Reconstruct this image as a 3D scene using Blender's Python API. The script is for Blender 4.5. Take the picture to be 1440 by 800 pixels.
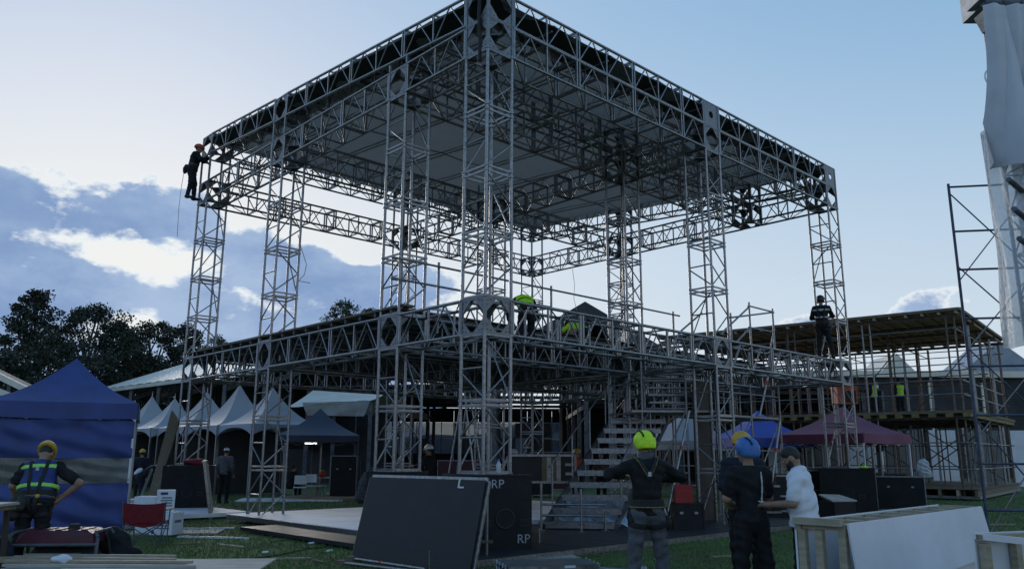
import bpy, math, random
import numpy as np
from mathutils import Vector, Matrix, Quaternion
R = math.radians
random.seed(7)
for o in list(bpy.data.objects): bpy.data.objects.remove(o)
scn = bpy.context.scene
col = scn.collection

# ------------------------------------------------------------------ camera
CAMH, FPX, PITCH, ROLL = 1.6, 1120.6, 12.08, 0.25
cd = bpy.data.cameras.new("camera"); cam = bpy.data.objects.new("camera", cd); col.objects.link(cam)
cd.sensor_width = 36; cd.lens = 36 * FPX / 1440; cd.clip_start = .05; cd.clip_end = 3000
cam.matrix_world = Matrix.Translation((0, 0, CAMH)) @ Matrix.Rotation(R(90 + PITCH), 4, 'X') @ Matrix.Rotation(R(ROLL), 4, 'Z')
scn.camera = cam
def ray(px, py):
    X, Y = (px - 720) / FPX, (400 - py) / FPX
    c, s = math.cos(R(-ROLL)), math.sin(R(-ROLL))
    u, v = c * X + s * Y, -s * X + c * Y
    p = R(PITCH)
    return Vector((u, math.cos(p) - v * math.sin(p), math.sin(p) + v * math.cos(p)))
def G(px, py, z=0):
    d = ray(px, py); return Vector((0, 0, CAMH)) + d * ((z - CAMH) / d.z)
def D(px, py, Y):
    d = ray(px, py); return Vector((0, 0, CAMH)) + d * (Y / d.y)

# ------------------------------------------------------------------ sky, sun, exposure
SUN_AZ, SUN_EL = -27.0, 13.0          # degrees right of +Y, degrees above the horizon
w = bpy.data.worlds.new("World"); scn.world = w; w.use_nodes = True
nt = w.node_tree; nt.nodes.clear()
def nd(t, **kw):
    n = nt.nodes.new(t)
    for k, v in kw.items(): setattr(n, k, v)
    return n
def wm(op, a, b=0.0, c=None, clamp=False):
    n = nd('ShaderNodeMath', operation=op); n.use_clamp = clamp
    for i, x in enumerate((a, b) if c is None else (a, b, c)):
        if isinstance(x, (int, float)): n.inputs[i].default_value = x
        else: nt.links.new(x, n.inputs[i])
    return n.outputs[0]
def smooth(x, lo, hi):
    n = nd('ShaderNodeMapRange', interpolation_type='SMOOTHSTEP')
    nt.links.new(x, n.inputs[0]); n.inputs[1].default_value = lo; n.inputs[2].default_value = hi
    return n.outputs[0]
def mixc(f, a, b):
    n = nd('ShaderNodeMix', data_type='RGBA')
    if isinstance(f, float): n.inputs[0].default_value = f
    else: nt.links.new(f, n.inputs[0])
    for i, x in ((6, a), (7, b)):
        if isinstance(x, tuple): n.inputs[i].default_value = x + (1,)
        else: nt.links.new(x, n.inputs[i])
    return n.outputs[2]
sky = nd('ShaderNodeTexSky', sky_type='NISHITA', sun_disc=False)
sky.sun_elevation = R(SUN_EL); sky.sun_rotation = R(SUN_AZ)
sky.altitude = 200; sky.air_density = 1.0; sky.dust_density = .4; sky.ozone_density = 2.2
tc = nd('ShaderNodeTexCoord'); sp = nd('ShaderNodeSeparateXYZ'); nt.links.new(tc.outputs['Generated'], sp.inputs[0])
dx, dy, dz = sp.outputs
az = wm('ARCTAN2', dx, dy); el = wm('ARCSINE', dz)
cmb = nd('ShaderNodeCombineXYZ'); nt.links.new(az, cmb.inputs[0]); nt.links.new(wm('MULTIPLY', el, 1.7), cmb.inputs[1])
def noise(scale, detail, rough, off=0.0):
    n = nd('ShaderNodeTexNoise'); mp = nd('ShaderNodeVectorMath', operation='ADD')
    nt.links.new(cmb.outputs[0], mp.inputs[0]); mp.inputs[1].default_value = (off, off * .7, off * .3)
    nt.links.new(mp.outputs[0], n.inputs['Vector']); n.inputs['Scale'].default_value = scale
    n.inputs['Detail'].default_value = detail; n.inputs['Roughness'].default_value = rough
    return n.outputs['Fac']
def bump2(px, py, wx, wy):               # a soft patch of cloud around the direction of a pixel
    d = ray(px, py); a0 = math.atan2(d.x, d.y); e0 = math.asin(d.z / d.length)
    x = wm('DIVIDE', wm('SUBTRACT', az, a0), wx); y = wm('DIVIDE', wm('SUBTRACT', el, e0), wy)
    r2 = wm('ADD', wm('MULTIPLY', x, x), wm('MULTIPLY', y, y))
    return wm('POWER', 2.718, wm('MULTIPLY', r2, -1.0))
n1 = noise(10.0, 12, .60, 3.1); n2 = noise(2.2, 3, .5, 11.0)
def az_of(px, py=380): d = ray(px, py); return math.atan2(d.x, d.y)
def el_of(py, px=300): d = ray(px, py); return math.asin(d.z / d.length)
# a bank of cloud low on the left: its top steps down towards the right and fades out behind the stage
tp = wm('ADD', el_of(256, 150), wm('MULTIPLY', smooth(az, az_of(255), az_of(335)), el_of(350, 450) - el_of(268, 150)))
tp = wm('ADD', tp, wm('MULTIPLY', wm('SUBTRACT', noise(5.5, 3, .5, 7.7), .5), .20))
bank = smooth(wm('SUBTRACT', tp, el), -.030, .045)
bank = wm('MULTIPLY', bank, wm('SUBTRACT', 1.0, smooth(az, az_of(520), az_of(760))))
bias = wm('MULTIPLY', bank, .62)
bias = wm('ADD', bias, wm('MULTIPLY', bump2(200, 372, .085, .030), -.42))
bias = wm('ADD', bias, wm('MULTIPLY', bump2(120, 455, .08, .020), -.20))
bias = wm('ADD', bias, wm('MULTIPLY', bump2(330, 440, .05, .030), -.22))
bias = wm('ADD', bias, wm('MULTIPLY', bump2(1230, 425, .14, .020), .25))
bias = wm('ADD', bias, wm('MULTIPLY', bump2(1130, 455, .10, .012), .26))
# the sky outside the picture carries the same low banks of cloud
away = wm('SUBTRACT', 1.0, smooth(wm('ABSOLUTE', az), .75, 1.0))
low = wm('SUBTRACT', 1.0, smooth(el, .12, .42))
bias = wm('ADD', bias, wm('MULTIPLY', wm('MULTIPLY', wm('SUBTRACT', 1.0, away), low), wm('MULTIPLY', n2, .62)))
bias = wm('SUBTRACT', wm('MULTIPLY', bias, 1.05), wm('ADD', .04, wm('MULTIPLY', smooth(el, .26, .40), .35)))
dens = wm('ADD', wm('MULTIPLY', wm('SUBTRACT', n1, .5), 1.7), bias)
cover = smooth(dens, .20, .29); thick = smooth(dens, .23, .42)
hs = nd('ShaderNodeHueSaturation'); hs.inputs['Saturation'].default_value = .92; hs.inputs['Value'].default_value = 1.0
nt.links.new(sky.outputs[0], hs.inputs['Color'])
SKYS = .15
clear = nd('ShaderNodeVectorMath', operation='SCALE'); nt.links.new(hs.outputs[0], clear.inputs[0]); clear.inputs['Scale'].default_value = SKYS
den = nd('ShaderNodeVectorMath', operation='ADD'); nt.links.new(clear.outputs[0], den.inputs[0]); den.inputs[1].default_value = (.235, .235, .235)
cmp_ = nd('ShaderNodeVectorMath', operation='DIVIDE'); nt.links.new(clear.outputs[0], cmp_.inputs[0]); nt.links.new(den.outputs[0], cmp_.inputs[1])
# thin veil of haze that thickens towards the horizon
veil = wm('MULTIPLY', wm('SUBTRACT', 1.0, smooth(el, .0, .55)), .55)
hs2 = nd('ShaderNodeHueSaturation'); hs2.inputs['Saturation'].default_value = 1.58; hs2.inputs['Value'].default_value = .70; nt.links.new(cmp_.outputs[0], hs2.inputs['Color'])
tnt = nd('ShaderNodeVectorMath', operation='MULTIPLY'); nt.links.new(hs2.outputs[0], tnt.inputs[0]); tnt.inputs[1].default_value = (.97, 1.01, 1.10)
base = mixc(veil, tnt.outputs[0], (.49, .54, .60))
base = mixc(wm('MULTIPLY', bump2(200, 372, .42, .14), .6), base, (.70, .69, .64))
body_ = mixc(smooth(noise(6.0, 6, .6, 21.0), .35, .68), (.165, .25, .42), (.29, .38, .53))
cloudc = mixc(thick, (.62, .66, .68), body_)
final = mixc(cover, base, cloudc)
# below the horizon: dull ground light
final = mixc(smooth(el, -.03, -.005), (.05, .055, .05), final)
bg = nd('ShaderNodeBackground'); bg.inputs['Strength'].default_value = 1.0
nt.links.new(final, bg.inputs['Color'])
wo = nd('ShaderNodeOutputWorld'); nt.links.new(bg.outputs[0], wo.inputs[0])
sl = bpy.data.lights.new("sun", 'SUN'); sl.energy = 1.15; sl.angle = R(24); sl.color = (1, .93, .84)
so = bpy.data.objects.new("sun", sl); col.objects.link(so)
sdir = Vector((math.sin(R(SUN_AZ)) * math.cos(R(SUN_EL)), math.cos(R(SUN_AZ)) * math.cos(R(SUN_EL)), math.sin(R(SUN_EL))))
so.rotation_euler = sdir.to_track_quat('Z', 'Y').to_euler(); so.location = sdir * 60
vs = scn.view_settings; vs.view_transform = 'Standard'; vs.look = 'None'; vs.gamma = 1; vs.use_curve_mapping = False
vs.exposure = 0.45
scn.render.engine = 'CYCLES'

# ------------------------------------------------------------------ materials
MATS = {}
def mat(name, c, rough=.6, metal=0., var=.2, scale=6., bump=0., bscale=40., spec=.5, c2=None, alpha=1., emit=0., stretch=None, trans=0.):
    if name in MATS: return MATS[name]
    m = bpy.data.materials.new(name); m.use_nodes = True; t = m.node_tree; n = t.nodes; b = n['Principled BSDF']
    g = n.new('ShaderNodeNewGeometry'); src = g.outputs['Position']
    if stretch:
        mp = n.new('ShaderNodeMapping'); mp.inputs['Scale'].default_value = stretch
        t.links.new(src, mp.inputs[0]); src = mp.outputs[0]
    no = n.new('ShaderNodeTexNoise'); no.inputs['Scale'].default_value = scale; no.inputs['Detail'].default_value = 6; no.inputs['Roughness'].default_value = .62
    t.links.new(src, no.inputs['Vector'])
    mx = n.new('ShaderNodeMix'); mx.data_type = 'RGBA'
    lo = c2 if c2 else tuple(max(0, x * (1 - var)) for x in c); hi = c if c2 else tuple(min(1, x * (1 + var)) for x in c)
    mx.inputs[6].default_value = lo + (1,); mx.inputs[7].default_value = hi + (1,)
    mr = n.new('ShaderNodeMapRange'); mr.inputs[1].default_value = .36; mr.inputs[2].default_value = .64
    t.links.new(no.outputs['Fac'], mr.inputs[0]); t.links.new(mr.outputs[0], mx.inputs[0])
    t.links.new(mx.outputs[2], b.inputs['Base Color'])
    b.inputs['Roughness'].default_value = rough; b.inputs['Metallic'].default_value = metal
    b.inputs['Specular IOR Level'].default_value = spec
    if metal > 0 or rough < .7:
        rr = n.new('ShaderNodeMapRange'); rr.inputs[3].default_value = max(.05, rough - .12); rr.inputs[4].default_value = min(1, rough + .15)
        t.links.new(no.outputs['Fac'], rr.inputs[0]); t.links.new(rr.outputs[0], b.inputs['Roughness'])
    if bump:
        n3 = n.new('ShaderNodeTexNoise'); n3.inputs['Scale'].default_value = bscale; n3.inputs['Detail'].default_value = 4
        t.links.new(src, n3.inputs['Vector'])
        bp = n.new('ShaderNodeBump'); bp.inputs['Strength'].default_value = bump; bp.inputs['Distance'].default_value = .02
        t.links.new(n3.outputs['Fac'], bp.inputs['Height']); t.links.new(bp.outputs[0], b.inputs['Normal'])
    b.inputs['Alpha'].default_value = alpha
    if trans: b.inputs['Transmission Weight'].default_value = trans
    if emit:
        b.inputs['Emission Color'].default_value = c + (1,); b.inputs['Emission Strength'].default_value = emit
    MATS[name] = m; return m
mat('alu', (.33, .332, .338), .30, .85, .16, 18, c2=(.19, .19, .195))
mat('alu_dark', (.30, .32, .35), .5, .6, .3, 7)
mat('plate', (.25, .255, .265), .45, .75, .12, 10, c2=(.17, .174, .182))
mat('steel', (.25, .252, .26), .38, .78, .22, 9)
mat('rusty', (.20, .17, .15), .6, .5, .4, 5, c2=(.13, .085, .06))
mat('steel_dark', (.10, .105, .12), .55, .4, .4, 4)
mat('blue_steel', (.055, .07, .12), .5, .3, .4, 5)
mat('bolt', (.08, .085, .1), .5, .6)
mat('roof_sheet', (.22, .235, .25), .75, 0, .12, 1.6, .15, 9)
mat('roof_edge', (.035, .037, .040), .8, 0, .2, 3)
mat('black_ply', (.024, .025, .029), .5, 0, .3, 3, .08, 80, spec=.4, c2=(.012, .012, .014))
mat('black_box', (.012, .013, .015), .62, 0, .35, 5, .1, 60, spec=.3)
mat('plywood', (.33, .25, .16), .75, 0, .25, 3, .1, 40, c2=(.23, .165, .10), stretch=(1, 6, 6))
mat('ply_grey', (.46, .42, .36), .8, 0, .25, 2.5, .1, 30, c2=(.30, .27, .225), stretch=(1, 4, 4))
mat('timber', (.40, .345, .255), .75, 0, .2, 5, .1, 40, c2=(.29, .245, .175), stretch=(2, 2, 8))
mat('plank', (.20, .155, .10), .8, 0, .25, 5, .15, 40, c2=(.12, .09, .06), stretch=(1, 1, 5))
mat('brown_board', (.055, .040, .028), .75, 0, .25, 2)
mat('deck_ply', (.46, .32, .19), .8, 0, .25, 1.5, c2=(.30, .20, .115), stretch=(5, 1, 1))
mat('h20_beam', (.26, .19, .06), .7, 0, .3, 4, c2=(.13, .095, .04))
mat('white_board', (.72, .73, .78), .6, 0, .05, 1.6, .05, 120, c2=(.60, .61, .65))
mat('pale_deck', (.72, .74, .78), .6, 0, .14, 1.2, .05, 30)
mat('grey_deck', (.30, .31, .32), .7, 0, .2, 2, .05, 30)
mat('blue_tent', (.040, .064, .225), .6, 0, .18, 2, .12, 25)
mat('blue_tent2', (.06, .10, .46), .6, 0, .15, 2, .1, 25)
mat('navy_tent', (.035, .042, .075), .55, 0, .2, 2, .1, 25)
mat('white_tent', (.34, .345, .37), .55, 0, .07, .8, .1, 6)
mat('grey_tent', (.30, .33, .39), .55, 0, .12, .8, .1, 6)
mat('maroon_tent', (.16, .04, .085), .6, 0, .2, 2, .1, 20)
mat('valance', (.26, .255, .24), .6, 0, .15, 1.2, .1, 5)
mat('cloth_white', (.66, .66, .70), .8, 0, .06, 2, .1, 30)
mat('plastic', (.62, .66, .70), .22, 0, .1, 6, .6, 22, alpha=.50, spec=.8)
mat('clear_window', (.24, .26, .25), .18, 0, .30, 2.2, .15, 6, alpha=.42, spec=.8, c2=(.10, .12, .11))
mat('glass', (.10, .13, .18), .1, 0, .1, 2, alpha=.62)
mat('asphalt', (.05, .05, .052), .9, 0, .3, 3)
mat('white_roof', (.70, .64, .55), .55, 0, .10, .7, .12, 3)
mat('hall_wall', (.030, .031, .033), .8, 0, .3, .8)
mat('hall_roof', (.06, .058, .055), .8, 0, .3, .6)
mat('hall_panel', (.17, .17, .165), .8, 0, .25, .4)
mat('skin', (.28, .165, .11), .55, 0, .12, 18)
mat('hair', (.010, .008, .007), .5, 0, .3, 60, .4, 120)
mat('black_cloth', (.015, .015, .017), .85, 0, .3, 10, .3, 40, spec=.25)
mat('charcoal_cloth', (.095, .097, .112), .85, 0, .25, 10, .3, 40, spec=.25)
mat('navy_cloth', (.016, .020, .034), .85, 0, .25, 10, .3, 40, spec=.25)
mat('white_cloth', (.68, .70, .76), .85, 0, .05, 8, .3, 30, spec=.25)
mat('blue_vest', (.016, .036, .16), .7, 0, .2, 8, .2, 40)
mat('lime', (.42, .80, .02), .6, 0, .08, 20)
mat('lime_tape', (.32, .72, .10), .5, 0, .08, 20)
mat('orange_vest', (.62, .085, .02), .7, 0, .15, 10)
mat('helmet_lime', (.55, .85, .012), .5, 0, .12, 25, .1, 60)
mat('helmet_blue', (.045, .15, .42), .5, 0, .18, 25, .1, 60)
mat('helmet_yellow', (.50, .30, .03), .55, 0, .2, 25, .1, 60)
mat('helmet_white', (.62, .64, .66), .4, 0, .05, 10)
mat('helmet_red', (.50, .05, .015), .4, 0, .1, 10)
mat('helmet_black', (.015, .015, .016), .45, 0, .2, 10)
mat('reflective', (.45, .45, .46), .45, 0, .1, 20)
mat('webbing', (.012, .012, .012), .8, 0, .3, 30)
mat('yellow_web', (.24, .19, .05), .7, 0, .2, 30)
mat('boot', (.02, .017, .015), .7, 0, .3, 10)
mat('leather', (.075, .05, .035), .75, 0, .3, 10)
mat('red_paint', (.065, .008, .018), .4, 0, .2, 6)
mat('red_cloth', (.16, .008, .016), .8, 0, .2, 10)
mat('red_plastic', (.30, .012, .014), .5, 0, .2, 6)
mat('red_mark', (.45, .03, .02), .5)
mat('orange_box', (.40, .07, .025), .6, 0, .2, 5)
mat('carton', (.66, .69, .74), .7, 0, .06, 4)
mat('print_blue', (.03, .05, .16), .7)
mat('print_grey', (.16, .18, .24), .7)
mat('stencil', (.36, .37, .40), .7, 0, .3, 30)
mat('rubber', (.012, .012, .012), .8)
mat('bark', (.05, .04, .03), .9, 0, .3, 6)
mat('leaf_dark', (.034, .046, .026), .7, 0, .4, .5, c2=(.018, .025, .017))
mat('leaf_mid', (.045, .068, .024), .7, 0, .4, 1.0, c2=(.020, .032, .013))
mat('grass', (.092, .160, .038), .9, 0, .3, .55, .9, 50, c2=(.075, .070, .034))
mat('grass_blade', (.115, .20, .050), .8, 0, .3, 3, c2=(.070, .125, .032))
mat('bottle', (.62, .66, .70), .15, 0, .05, 5, alpha=.6)
mat('juice', (.55, .16, .06), .3)
mat('cap_blue', (.04, .10, .5), .4)
mat('lamp_white', (.95, .97, 1.), .5, emit=2.2)
mat('lamp_purple', (.45, .40, .9), .5, emit=.8)
mat('hills', (.10, .13, .17), 1., 0, .3, .05)
mat('foil', (.50, .52, .56), .3, .6, .25, 8, .5, 14)
mat('cable', (.02, .02, .02), .7)
mat('cable_white', (.5, .5, .5), .7)

def translucent(name, f, c=(.9, .95, 1)):                    # fabric and sheeting that lets some daylight through
    t = MATS[name].node_tree; b = t.nodes['Principled BSDF']; o = t.nodes['Material Output']
    tr = t.nodes.new('ShaderNodeBsdfTranslucent'); tr.inputs[0].default_value = c + (1,); mx = t.nodes.new('ShaderNodeMixShader'); mx.inputs[0].default_value = f
    t.links.new(b.outputs[0], mx.inputs[1]); t.links.new(tr.outputs[0], mx.inputs[2]); t.links.new(mx.outputs[0], o.inputs[0])
translucent('roof_sheet', .092, (1., .94, .86)); translucent('blue_tent', .04); translucent('white_tent', .10); translucent('maroon_tent', .05); translucent('blue_tent2', .10); translucent('cloth_white', .15)

# ------------------------------------------------------------------ mesh helpers
class MB:
    def __init__(s): s.v = []; s.f = []; s.sm = []
    def add(s, vs, fs, smooth=False):
        o = len(s.v); s.v += [tuple(x) for x in vs]
        for f in fs: s.f.append(tuple(i + o for i in f)); s.sm.append(smooth)
        return s
    def box(s, c, d, q=None):
        c = Vector(c); hx, hy, hz = d[0] / 2, d[1] / 2, d[2] / 2
        vs = [Vector((x, y, z)) for z in (-hz, hz) for y in (-hy, hy) for x in (-hx, hx)]
        if q is not None: vs = [q @ x for x in vs]
        return s.add([c + x for x in vs], [(0, 2, 3, 1), (4, 5, 7, 6), (0, 1, 5, 4), (2, 6, 7, 3), (0, 4, 6, 2), (1, 3, 7, 5)])
    def bar(s, p0, p1, wd, ht, up=(0, 0, 1)):
        p0, p1 = Vector(p0), Vector(p1); z = (p1 - p0); L = z.length; z.normalize(); u = Vector(up)
        x = u.cross(z)
        if x.length < 1e-4: x = Vector((1, 0, 0)).cross(z)
        x.normalize(); y = z.cross(x)
        return s.box((p0 + p1) / 2, (wd, ht, L), Matrix((x, y, z)).transposed())
    def tube(s, p0, p1, r, n=8, r1=None, caps=True):
        p0, p1 = Vector(p0), Vector(p1); z = (p1 - p0).normalized(); r1 = r if r1 is None else r1
        x = z.orthogonal().normalized(); y = z.cross(x)
        vs = []
        for p, q in ((p0, r), (p1, r1)):
            vs += [p + (x * math.cos(6.28319 * i / n) + y * math.sin(6.28319 * i / n)) * q for i in range(n)]
        s.add(vs, [(i, (i + 1) % n, n + (i + 1) % n, n + i) for i in range(n)], True)
        if caps: s.add(vs[:n], [tuple(range(n - 1, -1, -1))]); s.add(vs[n:], [tuple(range(n))])
        return s
    def path(s, pts, r, n=6):
        for a, b in zip(pts[:-1], pts[1:]): s.tube(a, b, r, n)
        return s
    def lathe(s, c, prof, n=12, ax=(0, 0, 1)):
        c = Vector(c); z = Vector(ax).normalized(); x = z.orthogonal().normalized(); y = z.cross(x)
        vs = [c + z * h + (x * math.cos(6.28319 * i / n) + y * math.sin(6.28319 * i / n)) * max(r, 1e-4) for r, h in prof for i in range(n)]
        fs = [(k * n + i, k * n + (i + 1) % n, (k + 1) * n + (i + 1) % n, (k + 1) * n + i) for k in range(len(prof) - 1) for i in range(n)]
        return s.add(vs, fs, True)
    def prism(s, poly, vec):                 # a closed outline pushed along vec
        n = len(poly); vec = Vector(vec); p = [Vector(x) for x in poly]
        s.add(p + [x + vec for x in p], [tuple(range(n - 1, -1, -1)), tuple(range(n, 2 * n))] + [(i, (i + 1) % n, n + (i + 1) % n, n + i) for i in range(n)])
        return s
    def grid(s, fn, nu, nv, smooth=True):
        vs = [fn(i / nu, j / nv) for j in range(nv + 1) for i in range(nu + 1)]
        return s.add(vs, [(j * (nu + 1) + i, j * (nu + 1) + i + 1, (j + 1) * (nu + 1) + i + 1, (j + 1) * (nu + 1) + i) for j in range(nv) for i in range(nu)], smooth)
    def sheet(s, fn, nu, nv, th=.004):       # a grid with two sides
        s.grid(fn, nu, nv)
        def back(u, v):
            p = Vector(fn(u, v)); e = .01
            a = Vector(fn(min(1, u + e), v)) - Vector(fn(max(0, u - e), v)); b = Vector(fn(u, min(1, v + e))) - Vector(fn(u, max(0, v - e)))
            n = a.cross(b)
            return p - (n.normalized() * th if n.length > 1e-9 else Vector((0, 0, th)))
        return s.grid(back, nu, nv)
    def mesh(s, name, m):
        me = bpy.data.meshes.new(name); me.from_pydata(s.v, [], s.f)
        me.polygons.foreach_set('use_smooth', s.sm); me.materials.append(MATS[m]); me.update(); return me
    def mesh_into(s, o, name, m):
        me = s.mesh(name, m); old = o.data; o.data = me; bpy.data.meshes.remove(old)
    def build(s, name, m, parent=None):
        return link(name, s.mesh(name, m), parent)
def link(name, me, parent=None):
    o = bpy.data.objects.new(name, me); col.objects.link(o)
    if parent is not None: o.parent = parent
    return o
def tag(o, label=None, cat=None, group=None, kind=None):
    for k, v in (('label', label), ('category', cat), ('group', group), ('kind', kind)):
        if v: o[k] = v
    return o
def thing(name, label, cat, loc=(0, 0, 0), rz=0., group=None):
    o = link(name, None); o.location = loc; o.rotation_euler = (0, 0, rz); o.empty_display_size = .2
    return tag(o, label, cat, group)
def copy_tree(o, parent=None):
    c = o.copy(); col.objects.link(c); c.parent = parent
    for ch in list(o.children): copy_tree(ch, c)
    return c
UNIT = {}
def rod(name, parent, p0, p1, r, m='alu', n=8):      # one tube; all tubes of a material share a mesh
    if (m, n) not in UNIT: UNIT[(m, n)] = MB().tube((0, 0, 0), (0, 0, 1), 1, n).mesh('tube', m)
    p0, p1 = Vector(p0), Vector(p1); d = p1 - p0
    o = link(name, UNIT[(m, n)], parent); o.location = p0; o.rotation_mode = 'QUATERNION'
    o.rotation_quaternion = d.to_track_quat('Z', 'Y'); o.scale = (r, r, d.length)
    return o
UBOX = {}
def slab(name, parent, c, d, m, rz=0., tilt=(0, 0)):  # one box; all boxes of a material share a mesh
    if m not in UBOX: UBOX[m] = MB().box((0, 0, 0), (1, 1, 1)).mesh('board', m)
    o = link(name, UBOX[m], parent); o.location = c; o.scale = d; o.rotation_euler = (tilt[0], tilt[1], rz); return o
def text(parent, s, size, loc, rot, m, name='lettering'):
    cu = bpy.data.curves.new(name, 'FONT'); cu.body = s; cu.size = size; cu.extrude = .001; cu.align_x = 'CENTER'; cu.align_y = 'CENTER'
    t = bpy.data.objects.new('tmp', cu); col.objects.link(t)
    me = bpy.data.meshes.new_from_object(t.evaluated_get(bpy.context.evaluated_depsgraph_get())); bpy.data.objects.remove(t)
    me.materials.clear(); me.materials.append(MATS[m])
    o = link(name, me, parent); o.location = loc; o.rotation_euler = rot; return o

# ---- smooth bodies: rounded cones and ellipsoids blended into one skin
def sdf_mesh(prims, res=.015, k=.05, clips=(), wrinkle=0., seed=0):
    lo = np.full(3, 1e9); hi = -lo
    for p in prims:
        if p[0] == 'c': q = np.array([p[1], p[2]]); r = max(p[3], p[4])
        else: q = np.array([p[1]]); r = max(p[2])
        lo = np.minimum(lo, q.min(0) - r); hi = np.maximum(hi, q.max(0) + r)
    lo -= 3 * res + .02; hi += 3 * res + .02
    n = np.ceil((hi - lo) / res).astype(int) + 1
    ax = [lo[i] + res * np.arange(n[i]) for i in range(3)]
    V = np.full(n, .5, np.float32)
    for p in prims:
        if p[0] == 'c': a, b = np.array(p[1], float), np.array(p[2], float); r = max(p[3], p[4]); mn = np.minimum(a, b) - r; mx = np.maximum(a, b) + r
        else: c = np.array(p[1], float); r = max(p[2]); mn = c - r; mx = c + r
        mg = k + 2 * res
        i0 = np.maximum(0, ((mn - mg - lo) / res).astype(int)); i1 = np.minimum(n, ((mx + mg - lo) / res).astype(int) + 2)
        sl_ = tuple(slice(i0[i], i1[i]) for i in range(3))
        X, Y, Z = np.meshgrid(*[ax[i][sl_[i]] for i in range(3)], indexing='ij')
        if p[0] == 'c':
            ab_ = b - a; L2 = max(ab_ @ ab_, 1e-9)
            t = np.clip(((X - a[0]) * ab_[0] + (Y - a[1]) * ab_[1] + (Z - a[2]) * ab_[2]) / L2, 0, 1)
            d = np.sqrt((X - a[0] - t * ab_[0]) ** 2 + (Y - a[1] - t * ab_[1]) ** 2 + (Z - a[2] - t * ab_[2]) ** 2) - (p[3] + (p[4] - p[3]) * t)
        else:
            B = np.array(p[3]) if len(p) > 3 and p[3] is not None else np.eye(3)
            q = [(X - c[0]) * B[0][i] + (Y - c[1]) * B[1][i] + (Z - c[2]) * B[2][i] for i in range(3)]
            rr = p[2]
            k0 = np.sqrt(sum((q[i] / rr[i]) ** 2 for i in range(3))) + 1e-6; k1 = np.sqrt(sum((q[i] / rr[i] ** 2) ** 2 for i in range(3))) + 1e-6
            d = k0 * (k0 - 1) / k1
        v = V[sl_]; h = np.maximum(k - np.abs(v - d), 0) / k
        V[sl_] = np.minimum(v, d) - h * h * k * .25
    X, Y, Z = np.meshgrid(*ax, indexing='ij')
    if wrinkle:
        V += wrinkle * (np.sin(31 * X + 17 * Z + seed + 2 * np.sin(9 * Z + 7 * Y)) * np.sin(23 * Z - 11 * X + 13 * Y + 2 * seed) + .6 * np.sin(53 * Z + 29 * X * np.sin(4 * Z + seed))).astype(np.float32)
    for cl in clips: V = np.maximum(V, cl(X, Y, Z))
    V[[0, -1]] = .1; V[:, [0, -1]] = .1; V[:, :, [0, -1]] = .1
    S = V < 0
    cn = n - 1; acc = np.zeros((*cn, 3), np.float32); cnt = np.zeros(cn, np.float32)
    offs = [(i, j, l) for i in (0, 1) for j in (0, 1) for l in (0, 1)]
    def sub(A, o): return A[o[0]:o[0] + cn[0], o[1]:o[1] + cn[1], o[2]:o[2] + cn[2]]
    for o in offs:
        for axn in range(3):
            if o[axn]: continue
            o2 = list(o); o2[axn] = 1
            a, b = sub(V, o), sub(V, o2); m = (a < 0) != (b < 0)
            t = np.where(m, a / np.where(m, a - b, 1), 0)
            for q in range(3): acc[..., q] += np.where(m, o[q] + (t if q == axn else 0), 0)
            cnt += m
    act = cnt > 0; idx = -np.ones(cn, int); idx[act] = np.arange(act.sum())
    cell = np.argwhere(act); verts = lo + res * (cell + acc[act] / cnt[act][:, None])
    quads = []
    for axn in range(3):
        u, v_ = [(1, 2), (2, 0), (0, 1)][axn]
        s0 = [slice(1, -1)] * 3; s1 = [slice(1, -1)] * 3; s0[axn] = slice(0, -1); s1[axn] = slice(1, None)
        a, b = S[tuple(s0)], S[tuple(s1)]
        for m, flip in ((a & ~b, False), (~a & b, True)):
            e = np.argwhere(m)
            if not len(e): continue
            st = np.array([0 if i == axn else 1 for i in range(3)]); e = e + st
            du = np.zeros(3, int); du[u] = 1; dv = np.zeros(3, int); dv[v_] = 1
            q = [idx[tuple((e - du - dv).T)], idx[tuple((e - dv).T)], idx[tuple(e.T)], idx[tuple((e - du).T)]]
            if flip: q = q[::-1]
            quads.append(np.stack(q, 1))
    return verts, (np.concatenate(quads) if quads else np.zeros((0, 4), int))
def blob(name, parent, m, prims, **kw):
    v, q = sdf_mesh(prims, **kw)
    me = bpy.data.meshes.new(name); me.from_pydata(v.tolist(), [], q.tolist())
    me.polygons.foreach_set('use_smooth', [True] * len(me.polygons)); me.materials.append(MATS[m]); me.update()
    return link(name, me, parent)

# ------------------------------------------------------------------ ground
MB().add([(-900, -60, 0), (900, -60, 0), (900, 1500, 0), (-900, 1500, 0)], [(0, 1, 2, 3)]).build('grass_field', 'grass')
tag(bpy.data.objects['grass_field'], kind='structure')
rg = np.random.default_rng(3)
def grass_patch(n, xf, y0, y1):
    b = MB(); vs = []; fs = []
    k = 0
    while k < n:
        y = y0 * (y1 / y0) ** rg.random(); x = (rg.random() * 2 - 1) * y * .70
        if not xf(x, y): continue
        h = .025 + .05 * rg.random() ** 2; a = rg.random() * 6.283; wd = .004 + .004 * rg.random() + y * .00025
        lx, ly = (rg.random() - .5) * .05, (rg.random() - .5) * .05
        c, s_ = math.cos(a) * wd, math.sin(a) * wd; i = len(vs)
        vs += [(x - c, y - s_, 0), (x + c, y + s_, 0), (x + lx, y + ly, h)]; fs.append((i, i + 1, i + 2)); k += 1
    b.v = vs; b.f = fs; b.sm = [False] * len(fs); return b
NX, NY = -.470, 13.647
gp = grass_patch(90000, lambda x, y: (x < -1.2 or (x - NX) * -.685 + (y - NY) * .728 < -1.15 or x > 6) and x > -.62 * y, 10.5, 34).build('grass', 'grass_blade')
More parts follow.
